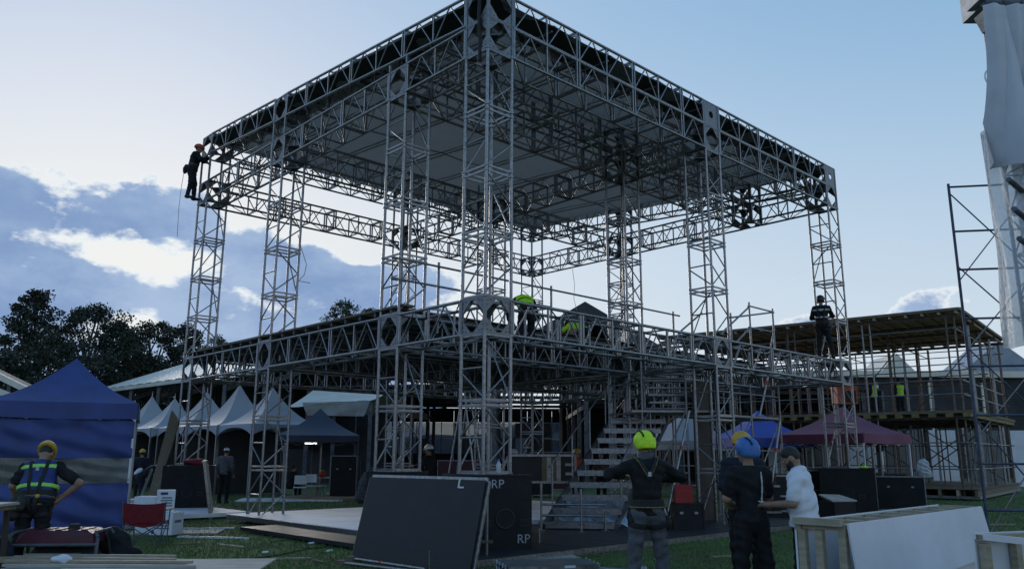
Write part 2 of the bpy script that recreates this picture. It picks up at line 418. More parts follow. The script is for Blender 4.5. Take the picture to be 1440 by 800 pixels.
tag(gp, 'short green grass of the field', 'grass', kind='stuff')

# ------------------------------------------------------------------ the truss stage
# local frame of the stage: x runs along its right-hand side, y along its left-hand side
NX, NY, SROT = -.470, 13.647, math.atan2(.68527, .72829)
stage = thing('stage_structure', 'tall two level galvanised truss stage frame with towers, deck trusses and flat grey roof', 'stage', (NX, NY, 0), SROT)
S_M = Matrix.Translation((NX, NY, 0)) @ Matrix.Rotation(SROT, 4, 'Z')
def SW(b, a, z=0): return S_M @ Vector((b, a, z))           # stage frame -> world
W_ = .6176                                                  # truss width
LA, LB = [0, 2.58, 7.96, 12.73], [0, 7.2, 13.75]
Z1, Z2, Z3, Z4 = 3.683, 4.315, 9.063, 9.69
GAP = .9038 / 13.35
def UP(a): return GAP * a                                   # the roof layer rises towards the far side
RC, RB = .0325, .0165
tot = [0]
def ring(mb, x, y, z, w=W_, r=RB, nn=6):
    c = [(x, y, z), (x + w, y, z), (x + w, y + w, z), (x, y + w, z)]
    for i in range(4): mb.tube(c[i], c[(i + 1) % 4], r, nn, caps=False)
def tower(b, a, z0, z1, fine=True, seg=1.19):
    c = [(b, a), (b + W_, a), (b + W_ + .022, a + W_ - .022), (b, a + W_)]
    n = max(1, round((z1 - z0) / seg)); h = (z1 - z0) / n
    t = link('truss_tower', bpy.data.meshes.new('tmp'), stage)
    for i in range(n + 1):
        z = z0 + i * h; mb = MB()
        for dz in ((.02,) if i == 0 else (-.02,) if i == n else (-.045, .045)):
            for j in range(4):
                p, q = c[j], c[(j + 1) % 4]; mb.bar((*p, z + dz), (*q, z + dz), .03, .036)
        for j in range(4):
            for dz in ((.0,) if i in (0, n) else (-.045, .045)):
                mb.tube((*c[j], z + dz - .014), (*c[j], z + dz + .014), RC * 1.45, 8)
        mb.build('joint_frame', 'alu', t)
    for p in c: rod('chord', t, (*p, z0), (*p, z1), RC, 'alu')
    lac = MB()
    for i in range(n):
        zb, zt_ = z0 + i * h + .07, z0 + (i + 1) * h - .07; zm = (zb + zt_) / 2
        for j in range(4):
            p, q = c[j], c[(j + 1) % 4]
            if j in (1, 2): p, q = q, p
            segs = {0: [((*p, zt_), (*q, zm)), ((*q, zm), (*p, zb))], 3: [((*p, zm), (*q, zm)), ((*q, zb), (*p, zm - .05))] if i % 2 else [((*p, zm), (*q, zm)), ((*q, zt_), (*p, zm))],
                    1: [((*p, zt_), (*q, zb))] if i % 2 else [], 2: [((*q, zt_), (*p, zb))] if i % 2 == 0 else []}[j]
            for s0, s1 in segs:
                if fine and j in (0, 3): rod('brace', t, s0, s1, RB, 'alu', 6)
                else: lac.tube(s0, s1, RB, 6, caps=False)
    lac.mesh_into(t, 'truss_tower', 'alu')
    return t
def node(b, a, z, solid=(), skew=0.):
    # bolted corner block: six plates with a diamond opening, or a solid plate with a round hole
    mb = MB(); bo = MB(); w = W_; e = .014; o = .0
    def face(o_, u, v, nrm, kind):
        o_, u, v, nrm = map(Vector, (o_, u, v, nrm))
        P = lambda s, t: o_ + u * (s * w) + v * (t * w)
        if kind == 'diamond':
            g = .36; q = .14
            for s, t, ss, tt in ((0, 0, 1, 1), (1, 0, -1, 1), (1, 1, -1, -1), (0, 1, 1, -1)):
                mb.prism([P(s, t), P(s + ss * .44, t), P(s, t + tt * .46)] if ss * tt > 0 else
                         [P(s, t), P(s, t + tt * .46), P(s + ss * .44, t)], nrm * e)
                for i, j in ((.09, .09), (.21, .07), (.07, .21)):
                    bo.tube(P(s + ss * i, t + tt * j) + nrm * e, P(s + ss * i, t + tt * j) + nrm * (e + .008), .011, 6)
        else:
            n = 20; cx = []
            for i in range(n):
                an = 6.28319 * i / n + .785; d = (math.cos(an), math.sin(an)); m_ = max(abs(d[0]), abs(d[1]))
                cx.append((P(.5 + d[0] / m_ * .5, .5 + d[1] / m_ * .5), P(.5 + d[0] * .15, .5 + d[1] * .15)))
            for i in range(n):
                (a0, b0), (a1, b1) = cx[i], cx[(i + 1) % n]
                mb.prism([a0, a1, b1, b0], nrm * e)
    faces = {'a0': ((b, a, z), (1, 0, 0), (0, 0, 1), (0, -1, 0)), 'b0': ((b, a + w, z), (0, -1, 0), (0, 0, 1), (-1, 0, 0)),
             'a1': ((b + w, a + w, z), (-1, 0, 0), (0, 0, 1), (0, 1, 0)), 'b1': ((b + w, a, z), (0, 1, 0), (0, 0, 1), (1, 0, 0)),
             'z0': ((b, a + w, z), (1, 0, 0), (0, -1, 0), (0, 0, -1)), 'z1': ((b, a, z + w), (1, 0, 0), (0, 1, 0), (0, 0, 1))}
    for kk, (o_, u, v, nn_) in faces.items(): face(o_, u, v, nn_, 'solid' if kk in solid else 'diamond')
    for p in ((b, a), (b + w, a), (b + w, a + w), (b, a + w)): mb.bar((*p, z - .01), (*p, z + w + .01), .05, .05, (1, 0, 0))
    for zz in (z, z + w):
        c = [(b, a, zz), (b + w, a, zz), (b + w, a + w, zz), (b, a + w, zz)]
        for i in range(4): mb.bar(c[i], c[(i + 1) % 4], .04, .04)
    k_ = mb.build('corner_block', 'plate', stage); tag(bo.build('bolts', 'bolt', k_), kind='stuff')
    return k_
def beam(x0, y0, x1, y1, z0, z1=None, fine=False, m='alu', mod=1.0, lift=0.):
    # box truss between two corner blocks; (x0,y0) (x1,y1) its near lower edge, runs along x or y
    z1 = z0 if z1 is None else z1
    ax = Vector((x1 - x0, y1 - y0, 0)); L = ax.length; ax.normalize()
    sd = Vector((0, 1, 0)) if abs(ax.x) > .5 else Vector((1, 0, 0))
    n = max(1, round(L / mod)); H = W_
    def P(t, s, h): return Vector((x0, y0, 0)) + ax * (L * t) + sd * (W_ * s) + Vector((0, 0, z0 + (z1 - z0) * t + h * H))
    lac = MB(); t_ = link('truss_beam', bpy.data.meshes.new('tmp'), stage)
    for i in range(n + 1):
        t = min(max(i / n, .02 / L), 1 - .02 / L); mb = MB()
        dbl = i in (0, n) or i % 2 == 0
        for dd in ((-.04, .04) if dbl and 0 < i < n else (0,)):
            q = t + dd / L
            mb.bar(P(q, 0, 0), P(q, 0, 1), .045 if dbl else .035, .035, ax); mb.bar(P(q, 1, 0), P(q, 1, 1), .045 if dbl else .035, .035, ax)
            mb.bar(P(q, 0, 0), P(q, 1, 0), .035, .035); mb.bar(P(q, 0, 1), P(q, 1, 1), .035, .035)
        mb.build('post_frame', m, t_)
    for s in (0, 1):
        for h in (0, 1): rod('chord', t_, P(0, s, h), P(1, s, h), RC, m)
    for i in range(n):
        ta, tm, tb = (i + .05) / n, (i + .5) / n, (i + .95) / n
        for s in (0, 1):
            for p, q in ((P(ta, s, 0), P(tm, s, 1)), (P(tm, s, 1), P(tb, s, 0))):
                if fine and s == 0: rod('brace', t_, p, q, RB, m, 6)
                else: lac.tube(p, q, RB, 5, caps=False)
        for h in (0, 1):
            if fine or h == 0: lac.tube(P(ta, 0, h), P(tb, 1, h), RB * .9, 5, caps=False)
    lac.mesh_into(t_, 'truss_beam', m)
    return t_
TB = {(0, 0): 1.30, (0, 1): .06, (0, 2): 1.30, (1, 0): 1.30, (1, 1): .06, (2, 0): .06, (2, 1): .06, (2, 2): .06, (3, 0): 1.30, (3, 1): .06, (3, 2): 1.30}
for (i, j), zb in TB.items():
    fine = (i == 0 or j == 0)
    tower(LB[j], LA[i], zb, Z1 - .012, fine); tower(LB[j], LA[i], Z2 + .012, Z3 - .012, fine)
for i in range(4):
    for j in range(3):
        a, b = LA[i], LB[j]
        node(b, a, Z1); node(b, a, Z3)
        if not (i == 1 and j == 0) and not (i == 2 and j == 1): node(b, a, Z4 + .02 + UP(a), ('a0',) if i == 0 and j > 0 else ())
        if UP(a) > .05:
            for p in ((b, a), (b + W_, a), (b + W_, a + W_), (b, a + W_)): MB().bar((*p, Z4 + .02), (*p, Z4 + UP(a)), .05, .05, (1, 0, 0)).build('roof_post', 'alu_dark', stage)
for zz, up, m in ((Z1, 0, 'alu'), (Z3, 0, 'alu'), (Z4 + .02, 1, 'alu')):
    for i in range(4):
        for j in range(2):
            if up and i == 2: continue
            u = UP(LA[i]) if up else 0
            beam(LB[j] + W_ + .03, LA[i], LB[j + 1] - .03, LA[i], zz + u, fine=(i == 0))
    for j in range(3):
        for i in range(3):
            if up and (j == 1 or (j == 0 and i == 1)): continue
            if up and j == 0 and i == 0: beam(0, W_ + .03, 0, LA[2] - .03, zz + UP(W_), zz + UP(LA[2]), fine=True); continue
            beam(LB[j], LA[i] + W_ + .03, LB[j], LA[i + 1] - .03, zz + (UP(LA[i] + W_) if up else 0), zz + (UP(LA[i + 1]) if up else 0), fine=(j == 0))
# roof sheets, lying just under the top chords of the roof layer
bs = [.05 + k * 1.79 for k in range(9)]; as_ = [.06, 2.9, 5.6, 8.3, 10.9, 13.30]
for k in range(8):
    for q in range(5):
        b0, b1, a0, a1 = bs[k] - .04, min(bs[k + 1], 14.33) + .04, as_[q] - .05, as_[q + 1] + .05
        dz = Z4 + .02 + W_ - .10 + .006 * (k % 2) + .010 * (q % 2)
        ph = random.random() * 6
        def fn(u, v):
            a = a0 + (a1 - a0) * v; b = b0 + (b1 - b0) * u
            return (b, a, dz + UP(a) - .05 * math.sin(3.1416 * u) - .012 * math.sin(5 * a + ph))
        MB().grid(fn, 6, 8).build('roof_sheet', 'roof_sheet', stage)
# dark edge strips closing the roof skin along the two near sides
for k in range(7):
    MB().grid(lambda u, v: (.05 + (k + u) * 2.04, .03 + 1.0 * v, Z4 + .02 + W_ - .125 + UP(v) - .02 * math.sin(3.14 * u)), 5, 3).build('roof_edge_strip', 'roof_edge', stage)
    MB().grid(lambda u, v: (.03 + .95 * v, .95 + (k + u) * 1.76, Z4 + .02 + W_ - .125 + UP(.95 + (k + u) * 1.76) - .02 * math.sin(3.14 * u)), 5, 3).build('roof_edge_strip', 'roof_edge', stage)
# battens that carry the joints of the sheets
for k in range(1, 8):
    rod('roof_batten', stage, (bs[k], .1, Z4 + W_ - .17), (bs[k], 13.25, Z4 + W_ - .17 + UP(13.2)), .022, 'alu_dark', 6)
# deck: joists over the deck trusses, plywood sheets on them
ZJ = Z2 + .035
for k in range(19):
    a = LA[1] + .25 + k * .565
    MB().bar((-.02, a, ZJ + .045), (LB[2] + W_ + .02, a, ZJ + .045), .06, .09).build('joist', 'steel_dark', stage)
ZF = ZJ + .092
for q in range(9):
    for k in range(6):
        a0 = LA[1] + .1 + q * 1.18; b0 = -.05 + k * 2.42
        sh = slab('floor_sheet', stage, (b0 + 1.2, a0 + .58, ZF + .012 + random.random() * .012), (2.40, 1.165, .022), 'plank' if k == 0 else 'brown_board')
for k in range(7): slab('edge_board', stage, (.18 + random.random() * .05, 3.2 + k * 1.42, ZF + .055 + random.random() * .02), (.28, 1.38, .04), 'plank', random.uniform(-.02, .02))
# guard rail along the inner deck truss
for b in (.9, 4.25, 9.1):
    rod('rail_post', stage, (b, 2.49, Z2 - .3), (b, 2.49, 5.50), .03, 'steel')
rod('guard_rail', stage, (-.3, 2.45, 5.40), (9.35, 2.45, 5.40), .024, 'steel'); rod('guard_rail', stage, (-.3, 2.45, 4.98), (4.2, 2.45, 4.98), .024, 'steel')

# black ballast boxes that carry the corner towers
def ballast(label, b, a, rz, dims=(1.30, 1.22, 1.16), loc=None, letters=False, zb=.10, off=0.):
    p = SW(b, a) if loc is None else Vector(loc)
    t = thing('ballast_box', label, 'ballast box', (p.x, p.y, 0), rz, 'black ballast boxes under the stage towers')
    x, y, z = dims
    mb = MB(); mb.box((0, 0, zb + z / 2), (x, y, z)); mb.build('body', 'black_box', t)
    for s in (-1, 1):
        h = MB(); cx = s * x * .24 + off
        h.box((cx, -y / 2 - .006, zb + .42), (.17, .014, .12)); h.build('handle_plate', 'black_ply', t)
        h2 = MB(); h2.box((cx, -y / 2 - .016, zb + .42), (.12, .012, .06)); h2.build('handle_recess', 'rubber', t)
        for s2 in (-1, 1):
            f = MB(); f.tube((s * (x / 2 - .1), s2 * (y / 2 - .1), 0), (s * (x / 2 - .1), s2 * (y / 2 - .1), zb), .04, 10); f.build('foot', 'steel', t)
    c = MB(); c.lathe((off, -y / 2 - .001, zb + .48), [(.13, 0), (.15, .012), (.165, .008), (.165, 0)], 24, (0, -1, 0)); c.build('port_ring', 'black_ply', t)
    c = MB(); c.lathe((off, -y / 2 - .002, zb + .48), [(.0, 0.002), (.13, .002)], 24, (0, -1, 0)); c.build('port', 'rubber', t)
    c = MB()
    for e0, e1 in (((-x / 2, -y / 2), (x / 2, -y / 2)), ((x / 2, -y / 2), (x / 2, y / 2)), ((-x / 2, -y / 2), (-x / 2, y / 2)), ((-x / 2, y / 2), (x / 2, y / 2))):
        c.bar((*e0, zb + z + .006), (*e1, zb + z + .006), .03, .016)
    c.build('edge_trim', 'black_ply', t)
    if letters:
        text(t, 'RP', .20, (.09, -y / 2 - .004, zb + z - .14), (R(90), 0, 0), 'stencil'); text(t, 'RP', .20, (.53, -y / 2 - .004, zb + .16), (R(90), 0, 0), 'stencil')
    return t
c0 = SW(W_ / 2, W_ / 2)
ballast('black ballast box stencilled RP under the near corner tower', 0, 0, R(12), (1.34, 1.2, 1.17), (c0.x + .02, c0.y + .02, 0), True, off=.22)
c0 = SW(W_ / 2, LA[1] + W_ / 2); ballast('black ballast box hidden behind the leaning black stage board', 0, 0, SROT, (.86, .86, 1.17), (c0.x, c0.y, 0))
c0 = SW(LB[2] + W_ / 2, W_ / 2); ballast('black ballast box beside the flight case near the maroon canopy', 0, 0, R(-24), (1.45, 1.3, 1.17), (c0.x + .1, c0.y, 0))
c0 = SW(W_ / 2, LA[3] + W_ / 2); ballast('black ballast box behind the leaning plank and the white cartons', 0, 0, R(20), (1.35, 1.25, 1.17), (c0.x, c0.y, 0))
c0 = SW(LB[2] + W_ / 2, LA[3] + W_ / 2); ballast('black ballast box under the far corner tower', 0, 0, SROT, (1.2, 1.2, 1.17), (c0.x, c0.y, 0))
# base plates under the towers that stand on the ground
for (i, j), zb in TB.items():
    if zb < .2:
        mb = MB()
        for u in (0, 1):
            for v in (0, 1):
                p = (LB[j] + u * W_, LA[i] + v * W_); mb.box((*p, .012), (.16, .16, .018)); mb.tube((*p, .02), (*p, .07), .022, 8)
        mb.build('base_plate', 'alu_dark', stage)
    else:
        mb = MB(); ring(mb, LB[j], LA[i], 1.292, W_, .02); mb.build('base_frame', 'alu_dark', stage)
# a dark strap hanging over the top corner
MB().path([SW_ for SW_ in [(-.05, .18, 10.3), (-.06, .2, 9.75), (-.02, .2, 9.2), (-.01, .22, 8.85)]], .035, 8).build('hanging_strap', 'cable', stage)

# ------------------------------------------------------------------ people
def vv(*a): return np.array(a, float)
def nrm(a): return a / (np.linalg.norm(a) + 1e-9)
def person(label, loc, rz, H=1.75, pose=None, top=('black_cloth', 'long'), pants='black_cloth', helmet=None, hk='hard', hair=True,
           vest=None, tape=None, bands=(.10, .30), harness=False, res=.024, hpitch=0., hyaw=0., fat=1., group=None, beard=False, bag=None, extra=None):
    s = H / 1.75; t = thing('person', label, 'person', loc, rz, group)
    J = dict(P=(0, 0, .95), N=(0, 0, 1.475), HD=None,
             SL=None, SR=None, EL=(-.25, -.03, 1.15), ER=(.25, -.03, 1.15), WL=(-.25, .10, .91), WR=(.25, .10, .91),
             KL=(-.11, .03, .50), KR=(.11, .03, .50), AL=(-.12, -.02, .09), AR=(.12, -.02, .09), fl=0., fr=0.)
    J.update(pose or {})
    for q in list(J):
        if isinstance(J[q], tuple): J[q] = vv(*J[q]) * s
    up = nrm(J['N'] - J['P']); rt = vv(1, 0, 0); rt = nrm(rt - up * (rt @ up)); fw = np.cross(up, rt)
    if J['SL'] is None: J['SL'] = J['N'] - rt * .185 * s - up * .065 * s
    if J['SR'] is None: J['SR'] = J['N'] + rt * .185 * s - up * .065 * s
    B = np.stack([rt, fw, up], 1)
    cp, sp_ = math.cos(hpitch), math.sin(hpitch); cy, sy = math.cos(hyaw), math.sin(hyaw)
    hf = vv(-sy * cp, cy * cp, -sp_); hr = vv(cy, sy, 0); hu = np.cross(hr, hf); HB = np.stack([hr, hf, hu], 1)
    if J['HD'] is None: J['HD'] = J['N'] + (nrm(up + hu) * .155 + hf * .03) * s
    Hc = J['HD']
    E = lambda c, r, g=0., Bm=B: ('e', tuple(c), tuple((x + g) for x in r), Bm)
    C = lambda a, b, r0, r1, g=0.: ('c', tuple(a), tuple(b), (r0 * s + g), (r1 * s + g))
    def torso(g=0.):
        return [E(J['P'] + up * .37 * s, (.165 * s, .112 * s, .19 * s), g), E(J['P'] + up * .18 * s + fw * .012 * (fat - .7), (.150 * s * fat, .108 * s * fat, .18 * s), g),
                E(J['P'] - up * .01, (.165 * s * (fat * .5 + .5), .118 * s * (fat * .5 + .5), .14 * s), g), C(J['SL'] + rt * .03, J['SR'] - rt * .03, .062, .062, g)]
    HJ = {'L': J['P'] - rt * .09 * s - up * .04 * s, 'R': J['P'] + rt * .09 * s - up * .04 * s}
    def arm(sd, g=0., full=True, frac=1.):
        a, b, c = J['S' + sd], J['E' + sd], J['W' + sd]
        if not full: return [C(a, a + (b - a) * .72, .058, .052, g + .008)]
        return [C(a, b, .055, .044, g), C(b, b + (c - b) * frac, .044, .031, g)]
    def leg(sd, g=0.):
        return [C(HJ[sd], J['K' + sd], .088, .06, g), C(J['K' + sd], J['A' + sd], .058, .043, g)]
    def foot(sd, g=0.):
        a = J['A' + sd]; d = J['fl' if sd == 'L' else 'fr']; f = vv(-math.sin(d), math.cos(d), 0)
        z0 = a[2] - .055 * s
        return [C(vv(a[0], a[1], z0 + .0) - f * .03 * s, vv(a[0], a[1], z0 - .01 * s) + f * .15 * s, .045, .036, g), C(a, vv(a[0], a[1], z0), .044, .048, g)]
    def hand(sd):
        w = J['W' + sd]; d = nrm(w - J['E' + sd]); sg = -1 if sd == 'L' else 1
        side = nrm(np.cross(d, vv(0, 0, 1)) if abs(d[2]) < .9 else np.cross(d, vv(sg, 0, 0)) * sg)
        pn = np.cross(side, d); o = []
        o.append(C(w, w + d * .07 * s, .027, .032))
        o.append(C(w + d * .05 * s - side * .022 * s, w + d * .05 * s + side * .022 * s, .022, .022))
        for q, (off, ln) in enumerate(((-.033, .062), (-.011, .074), (.011, .070), (.032, .054))):
            k0 = w + d * .085 * s + side * off * s; k1 = k0 + (d * .8 - pn * .35) * ln * .55 * s; k2 = k1 + (d * .35 - pn * .8) * ln * .5 * s
            o += [C(k0, k1, .0095, .009), C(k1, k2, .009, .0075)]
        k0 = w + d * .03 * s - side * .03 * s * sg; k1 = k0 + (d * .6 - side * .6 * sg - pn * .3) * .04 * s
        o += [C(k0, k1, .012, .010), C(k1, k1 + (d * .9 - pn * .3) * .03 * s, .010, .008)]
        return o
    head = [E(Hc + hu * .02 * s, (.077 * s, .097 * s, .105 * s), 0, HB), C(Hc - hu * .045 * s + hf * .035 * s, Hc - hu * .085 * s + hf * .045 * s, .055, .042),
            C(J['N'] - up * .03, Hc - hu * .05 * s - hf * .015 * s, .056, .052),
            C(Hc + hf * .095 * s + hu * .012 * s, Hc + hf * .112 * s - hu * .028 * s, .010, .015)]
    for sg in (-1, 1): head.append(E(Hc + hr * sg * .079 * s - hu * .005 * s - hf * .008 * s, (.010 * s, .022 * s, .034 * s), 0, HB))
    head.append(C(Hc + hf * .088 * s - hu * .058 * s - hr * .018 * s, Hc + hf * .088 * s - hu * .058 * s + hr * .018 * s, .009, .009))
    near = res < .018
    body = head + torso(-.004) + arm('L') + arm('R') + hand('L') + hand('R') + leg('L', -.006) + leg('R', -.006) + foot('L', -.006) + foot('R', -.006)
    blob('body', t, 'skin', body, res=res * (.8 if near else .9), k=.025)
    if near:
        for sg in (-1, 1): blob('eye', t, 'reflective', [E(Hc + hf * .084 * s + hr * sg * .032 * s + hu * .012 * s, (.014, .010, .010), 0, HB)], res=.006, k=.005)
    g = .016 if near else .02
    full = top[1] == 'long'
    sh = torso(g) + arm('L', g - .004, full, .97) + arm('R', g - .004, full, .97)
    nk = J['N'] + up * .02; hem = J['P'] - up * .06 * s
    blob('shirt', t, top[0], sh, res=res, k=.045, wrinkle=.0075, seed=len(label),
         clips=[lambda X, Y, Z: (X - nk[0]) * up[0] + (Y - nk[1]) * up[1] + (Z - nk[2]) * up[2], lambda X, Y, Z: -((X - hem[0]) * up[0] + (Y - hem[1]) * up[1] + (Z - hem[2]) * up[2])])
    ws = J['P'] + up * .08 * s
    pg = [E(J['P'] - up * .01, (.165 * s, .118 * s, .14 * s), .010)] + leg('L', .018) + leg('R', .018)
    am = min(J['AL'][2], J['AR'][2]) - .03
    blob('trousers', t, pants, pg, res=res, k=.045, wrinkle=.009, seed=len(label) * 2, clips=[lambda X, Y, Z: (X - ws[0]) * up[0] + (Y - ws[1]) * up[1] + (Z - ws[2]) * up[2], lambda X, Y, Z: am - Z])
    for sd in 'LR': blob('boot', t, 'boot', foot(sd, .010), res=res, k=.02)
    if hair:
        blob('hair', t, 'hair', [E(Hc + hu * .035 * s - hf * .012 * s, (.085 * s, .102 * s, .105 * s), 0, HB)], res=res * .7, k=.02, wrinkle=.003,
             clips=[lambda X, Y, Z: ((X - Hc[0]) * (hf * .75 - hu)[0] + (Y - Hc[1]) * (hf * .75 - hu)[1] + (Z - Hc[2]) * (hf * .75 - hu)[2]) - .005])
    if beard:
        blob('beard', t, 'hair', [C(Hc - hu * .05 * s + hf * .045 * s - hr * .035 * s, Hc - hu * .095 * s + hf * .055 * s, .036, .036), C(Hc - hu * .05 * s + hf * .045 * s + hr * .035 * s, Hc - hu * .095 * s + hf * .055 * s, .036, .036),
              C(Hc - hu * .01 * s + hr * .07 * s + hf * .01, Hc - hu * .06 * s + hr * .055 * s + hf * .03, .016, .022), C(Hc - hu * .01 * s - hr * .07 * s + hf * .01, Hc - hu * .06 * s - hr * .055 * s + hf * .03, .016, .022)], res=res * .7, k=.02, wrinkle=.002)
    if helmet:
        hc = Hc + hu * .055 * s - hf * .008 * s
        cut = (hu * 1. + hf * .12); cut = nrm(cut)
        low = -.10 if hk == 'climb' else -.03
        pr = [E(hc, (.118 * s, .142 * s, .118 * s), 0, HB)]
        if hk == 'hard': pr.append(E(hc + hf * .11 * s - hu * .03 * s, (.085 * s, .075 * s, .012 * s), 0, HB))
        if hk == 'cap': pr = [E(hc - hu * .01, (.092 * s, .108 * s, .085 * s), 0, HB), E(hc + hf * .13 * s - hu * .03 * s, (.065 * s, .075 * s, .010 * s), 0, HB)]
        if hk == 'climb': pr.append(E(hc - hf * .05 * s - hu * .05 * s, (.108 * s, .098 * s, .10 * s), 0, HB))
        h = blob('helmet' if hk != 'cap' else 'cap', t, helmet, pr, res=min(res * .6, .014), k=.02, clips=[lambda X, Y, Z: -((X - hc[0]) * cut[0] + (Y - hc[1]) * cut[1] + (Z - hc[2]) * cut[2]) + low])
        if near and hk == 'climb':
            m_ = MB()
            for sg in (-1, 1):
                for q in range(4):
                    a_ = -.25 - q * .26; c_ = hc + (hr * sg * .060 - hf * math.sin(-a_) * .118 + hu * math.cos(a_) * .100) * s
                    n_ = nrm(hr * sg * .35 - hf * math.sin(-a_) + hu * math.cos(a_))
                    m_.box(c_ + n_ * .006, (.020, .034, .016), Matrix((Vector(hr), Vector(np.cross(n_, hr)), Vector(n_))).transposed())
            m_.build('vent', 'rubber', h)
        if hk != 'cap':
            st = MB()
            for sg in (-1, 1): st.tube(Vector(hc + hr * sg * .098 * s - hu * .03 * s), Vector(Hc - hu * .10 * s + hf * .055 * s + hr * sg * .02), .007, 5)
            st.build('chin_strap', 'webbing', h)
    def band(name, m, gg, plane_pt, plane_n, half, prims=None, extra_clip=None, par=t):
        pn = nrm(plane_n); pp = plane_pt
        cl = [lambda X, Y, Z: np.abs((X - pp[0]) * pn[0] + (Y - pp[1]) * pn[1] + (Z - pp[2]) * pn[2]) - half]
        if extra_clip: cl.append(extra_clip)
        return blob(name, par, m, prims or torso(gg), res=min(res * .7, .014), k=.045, clips=cl)
    if vest:
        vb = blob('vest', t, vest, torso(g + .016), res=res, k=.045, wrinkle=.003, clips=[lambda X, Y, Z: (X - nk[0]) * up[0] + (Y - nk[1]) * up[1] + (Z - nk[2]) * up[2] + .02,
             lambda X, Y, Z: -((X - hem[0]) * up[0] + (Y - hem[1]) * up[1] + (Z - hem[2]) * up[2]) + .06,
             lambda X, Y, Z: np.abs((X - nk[0]) * rt[0] + (Y - nk[1]) * rt[1] + (Z - nk[2]) * rt[2]) - .20 * s])
    if tape:
        for bh in bands: band('reflective_band', tape, g + .022, J['P'] + up * bh * s, up, .026)
    if harness:
        gh = g + .026
        ctr = J['P'] + up * .36 * s
        for sg in (-1, 1):
            if harness == 1:
                band('shoulder_strap', 'webbing', gh, ctr + rt * sg * .085 * s, rt - up * .12 * sg, .024, extra_clip=lambda X, Y, Z: (Z - (J['N'][2] + .03))); continue
            band('shoulder_strap', 'webbing', gh, ctr, rt * 1.0 + up * (-.55 * sg), .022, extra_clip=lambda X, Y, Z, sg=sg: np.maximum(-((X - ctr[0]) * rt[0] * sg + (Y - ctr[1]) * rt[1] * sg + (Z - ctr[2]) * rt[2] * sg) - .02, (Z - (J['N'][2] + .03))))
            if harness == 2: band('strap_edging', 'yellow_web', gh + .002, ctr + rt * .022 * sg, rt * 1.0 + up * (-.55 * sg), .005, extra_clip=lambda X, Y, Z, sg=sg: np.maximum(-((X - ctr[0]) * rt[0] * sg + (Y - ctr[1]) * rt[1] * sg) - .0, (-(Z - ctr[2]) - .02)))
        band('waist_belt', 'webbing', gh, J['P'] + up * .07 * s, up, .04)
        band('belt_edging', 'yellow_web', gh + .003, J['P'] + up * .03 * s, up, .006)
        for sd in 'LR':
            k_ = J['K' + sd]; hj = HJ[sd]; ax_ = nrm(k_ - hj)
            band('leg_loop', 'webbing', 0, hj + (k_ - hj) * .30, ax_, .03, prims=[C(hj, k_, .088, .06, .034)])
        mm = MB(); mm.box(tuple(ctr - fw * (.112 * s + .05) + up * .02), (.035, .02, .05)); mm.build('dorsal_ring', 'reflective', t)
        for sg, f_ in ((-1, -.02), (1, -.03)):
            cc = J['P'] + rt * sg * .20 * s + fw * f_
            pts = [Vector(cc + up * .03 + fw * 0), Vector(cc + rt * sg * .03 - up * .08), Vector(cc - up * .17), Vector(cc - fw * .03 - up * .09)]
            mm = MB(); mm.path(pts, .010, 6); mm.build('tool_lanyard', 'webbing', t)
    if bag:
        for off in bag:
            cc = J['P'] + rt * off[0] + fw * off[1] + up * off[2]
            blob('tool_pouch', t, off[4] if len(off) > 4 else 'leather', [E(cc, (.07 * off[3], .055 * off[3], .11 * off[3])), C(cc + up * .08 * off[3], cc + up * .02 + rt * .02, .05 * off[3], .06 * off[3])], res=min(res, .018), k=.03, wrinkle=.004)
    if extra: extra(t, J, s, rt, fw, up)
    return t

YB, CH, NV = 'black_cloth', 'charcoal_cloth', 'navy_cloth'
# --- the near four and the stooping worker by the blue tent
p = D(908, 640, 9.5)
def p1x(t, J, s, rt, fw, up):
    b = blob('neck_scarf', t, 'charcoal_cloth', [('c', tuple(J['N'] + vv(-.03, -.01, .02)), tuple(J['N'] + vv(.03, -.01, .05)), .068, .062)], res=.012, k=.02, wrinkle=.006)
person('rigger in lime helmet, black top, grey trousers and full harness, back turned', (p.x, 9.5, 0), R(4), 1.84,
       dict(EL=(-.40, .10, 1.32), ER=(.42, .10, 1.29), WL=(-.20, .34, 1.30), WR=(.22, .34, 1.26), KL=(-.145, .04, .5), KR=(.15, .05, .5), AL=(-.17, -.02, .09), AR=(.18, -.02, .09)),
       (YB, 'long'), 'charcoal_cloth', 'helmet_lime', 'climb', True, harness=2, res=.0135, hyaw=R(12), extra=p1x, bag=[(-.19, -.02, -.12, .7, 'webbing'), (.21, -.02, -.16, .75, 'webbing')])
p = D(1052, 640, 9.0)
def p2x(t, J, s, rt, fw, up):
    ctr = J['P'] + up * .33 * s
    m_ = MB()
    for q in range(9):
        a0 = .46 - q * .038; w_ = .012 if q % 3 else .008
        bx = J['P'] + up * a0 * s - fw * (.125 + .012 * math.sin(q * .5)) * s * (1.0 if q > 1 else .97) + rt * (.075 - q * .0012)
        m_.box(tuple(bx - fw * .010), (w_ * 1.4, .006, .0375))
    m_.build('back_print', 'reflective', t)
person('man in blue climbing helmet, black t-shirt and black trousers seen from behind', (p.x, 9.0, 0), R(9), 1.76,
       dict(EL=(-.27, .02, 1.14), ER=(.25, .08, 1.14), WL=(-.12, .25, 1.08), WR=(.10, .28, 1.12), KL=(-.12, .03, .5), KR=(.15, .02, .5), AL=(-.13, -.02, .09), AR=(.22, -.06, .09)),
       (YB, 'short'), YB, 'helmet_blue', 'climb', True, res=.0135, hyaw=R(25), hpitch=R(-8), extra=p2x, fat=.98)
p = D(1044, 640, 10.3)
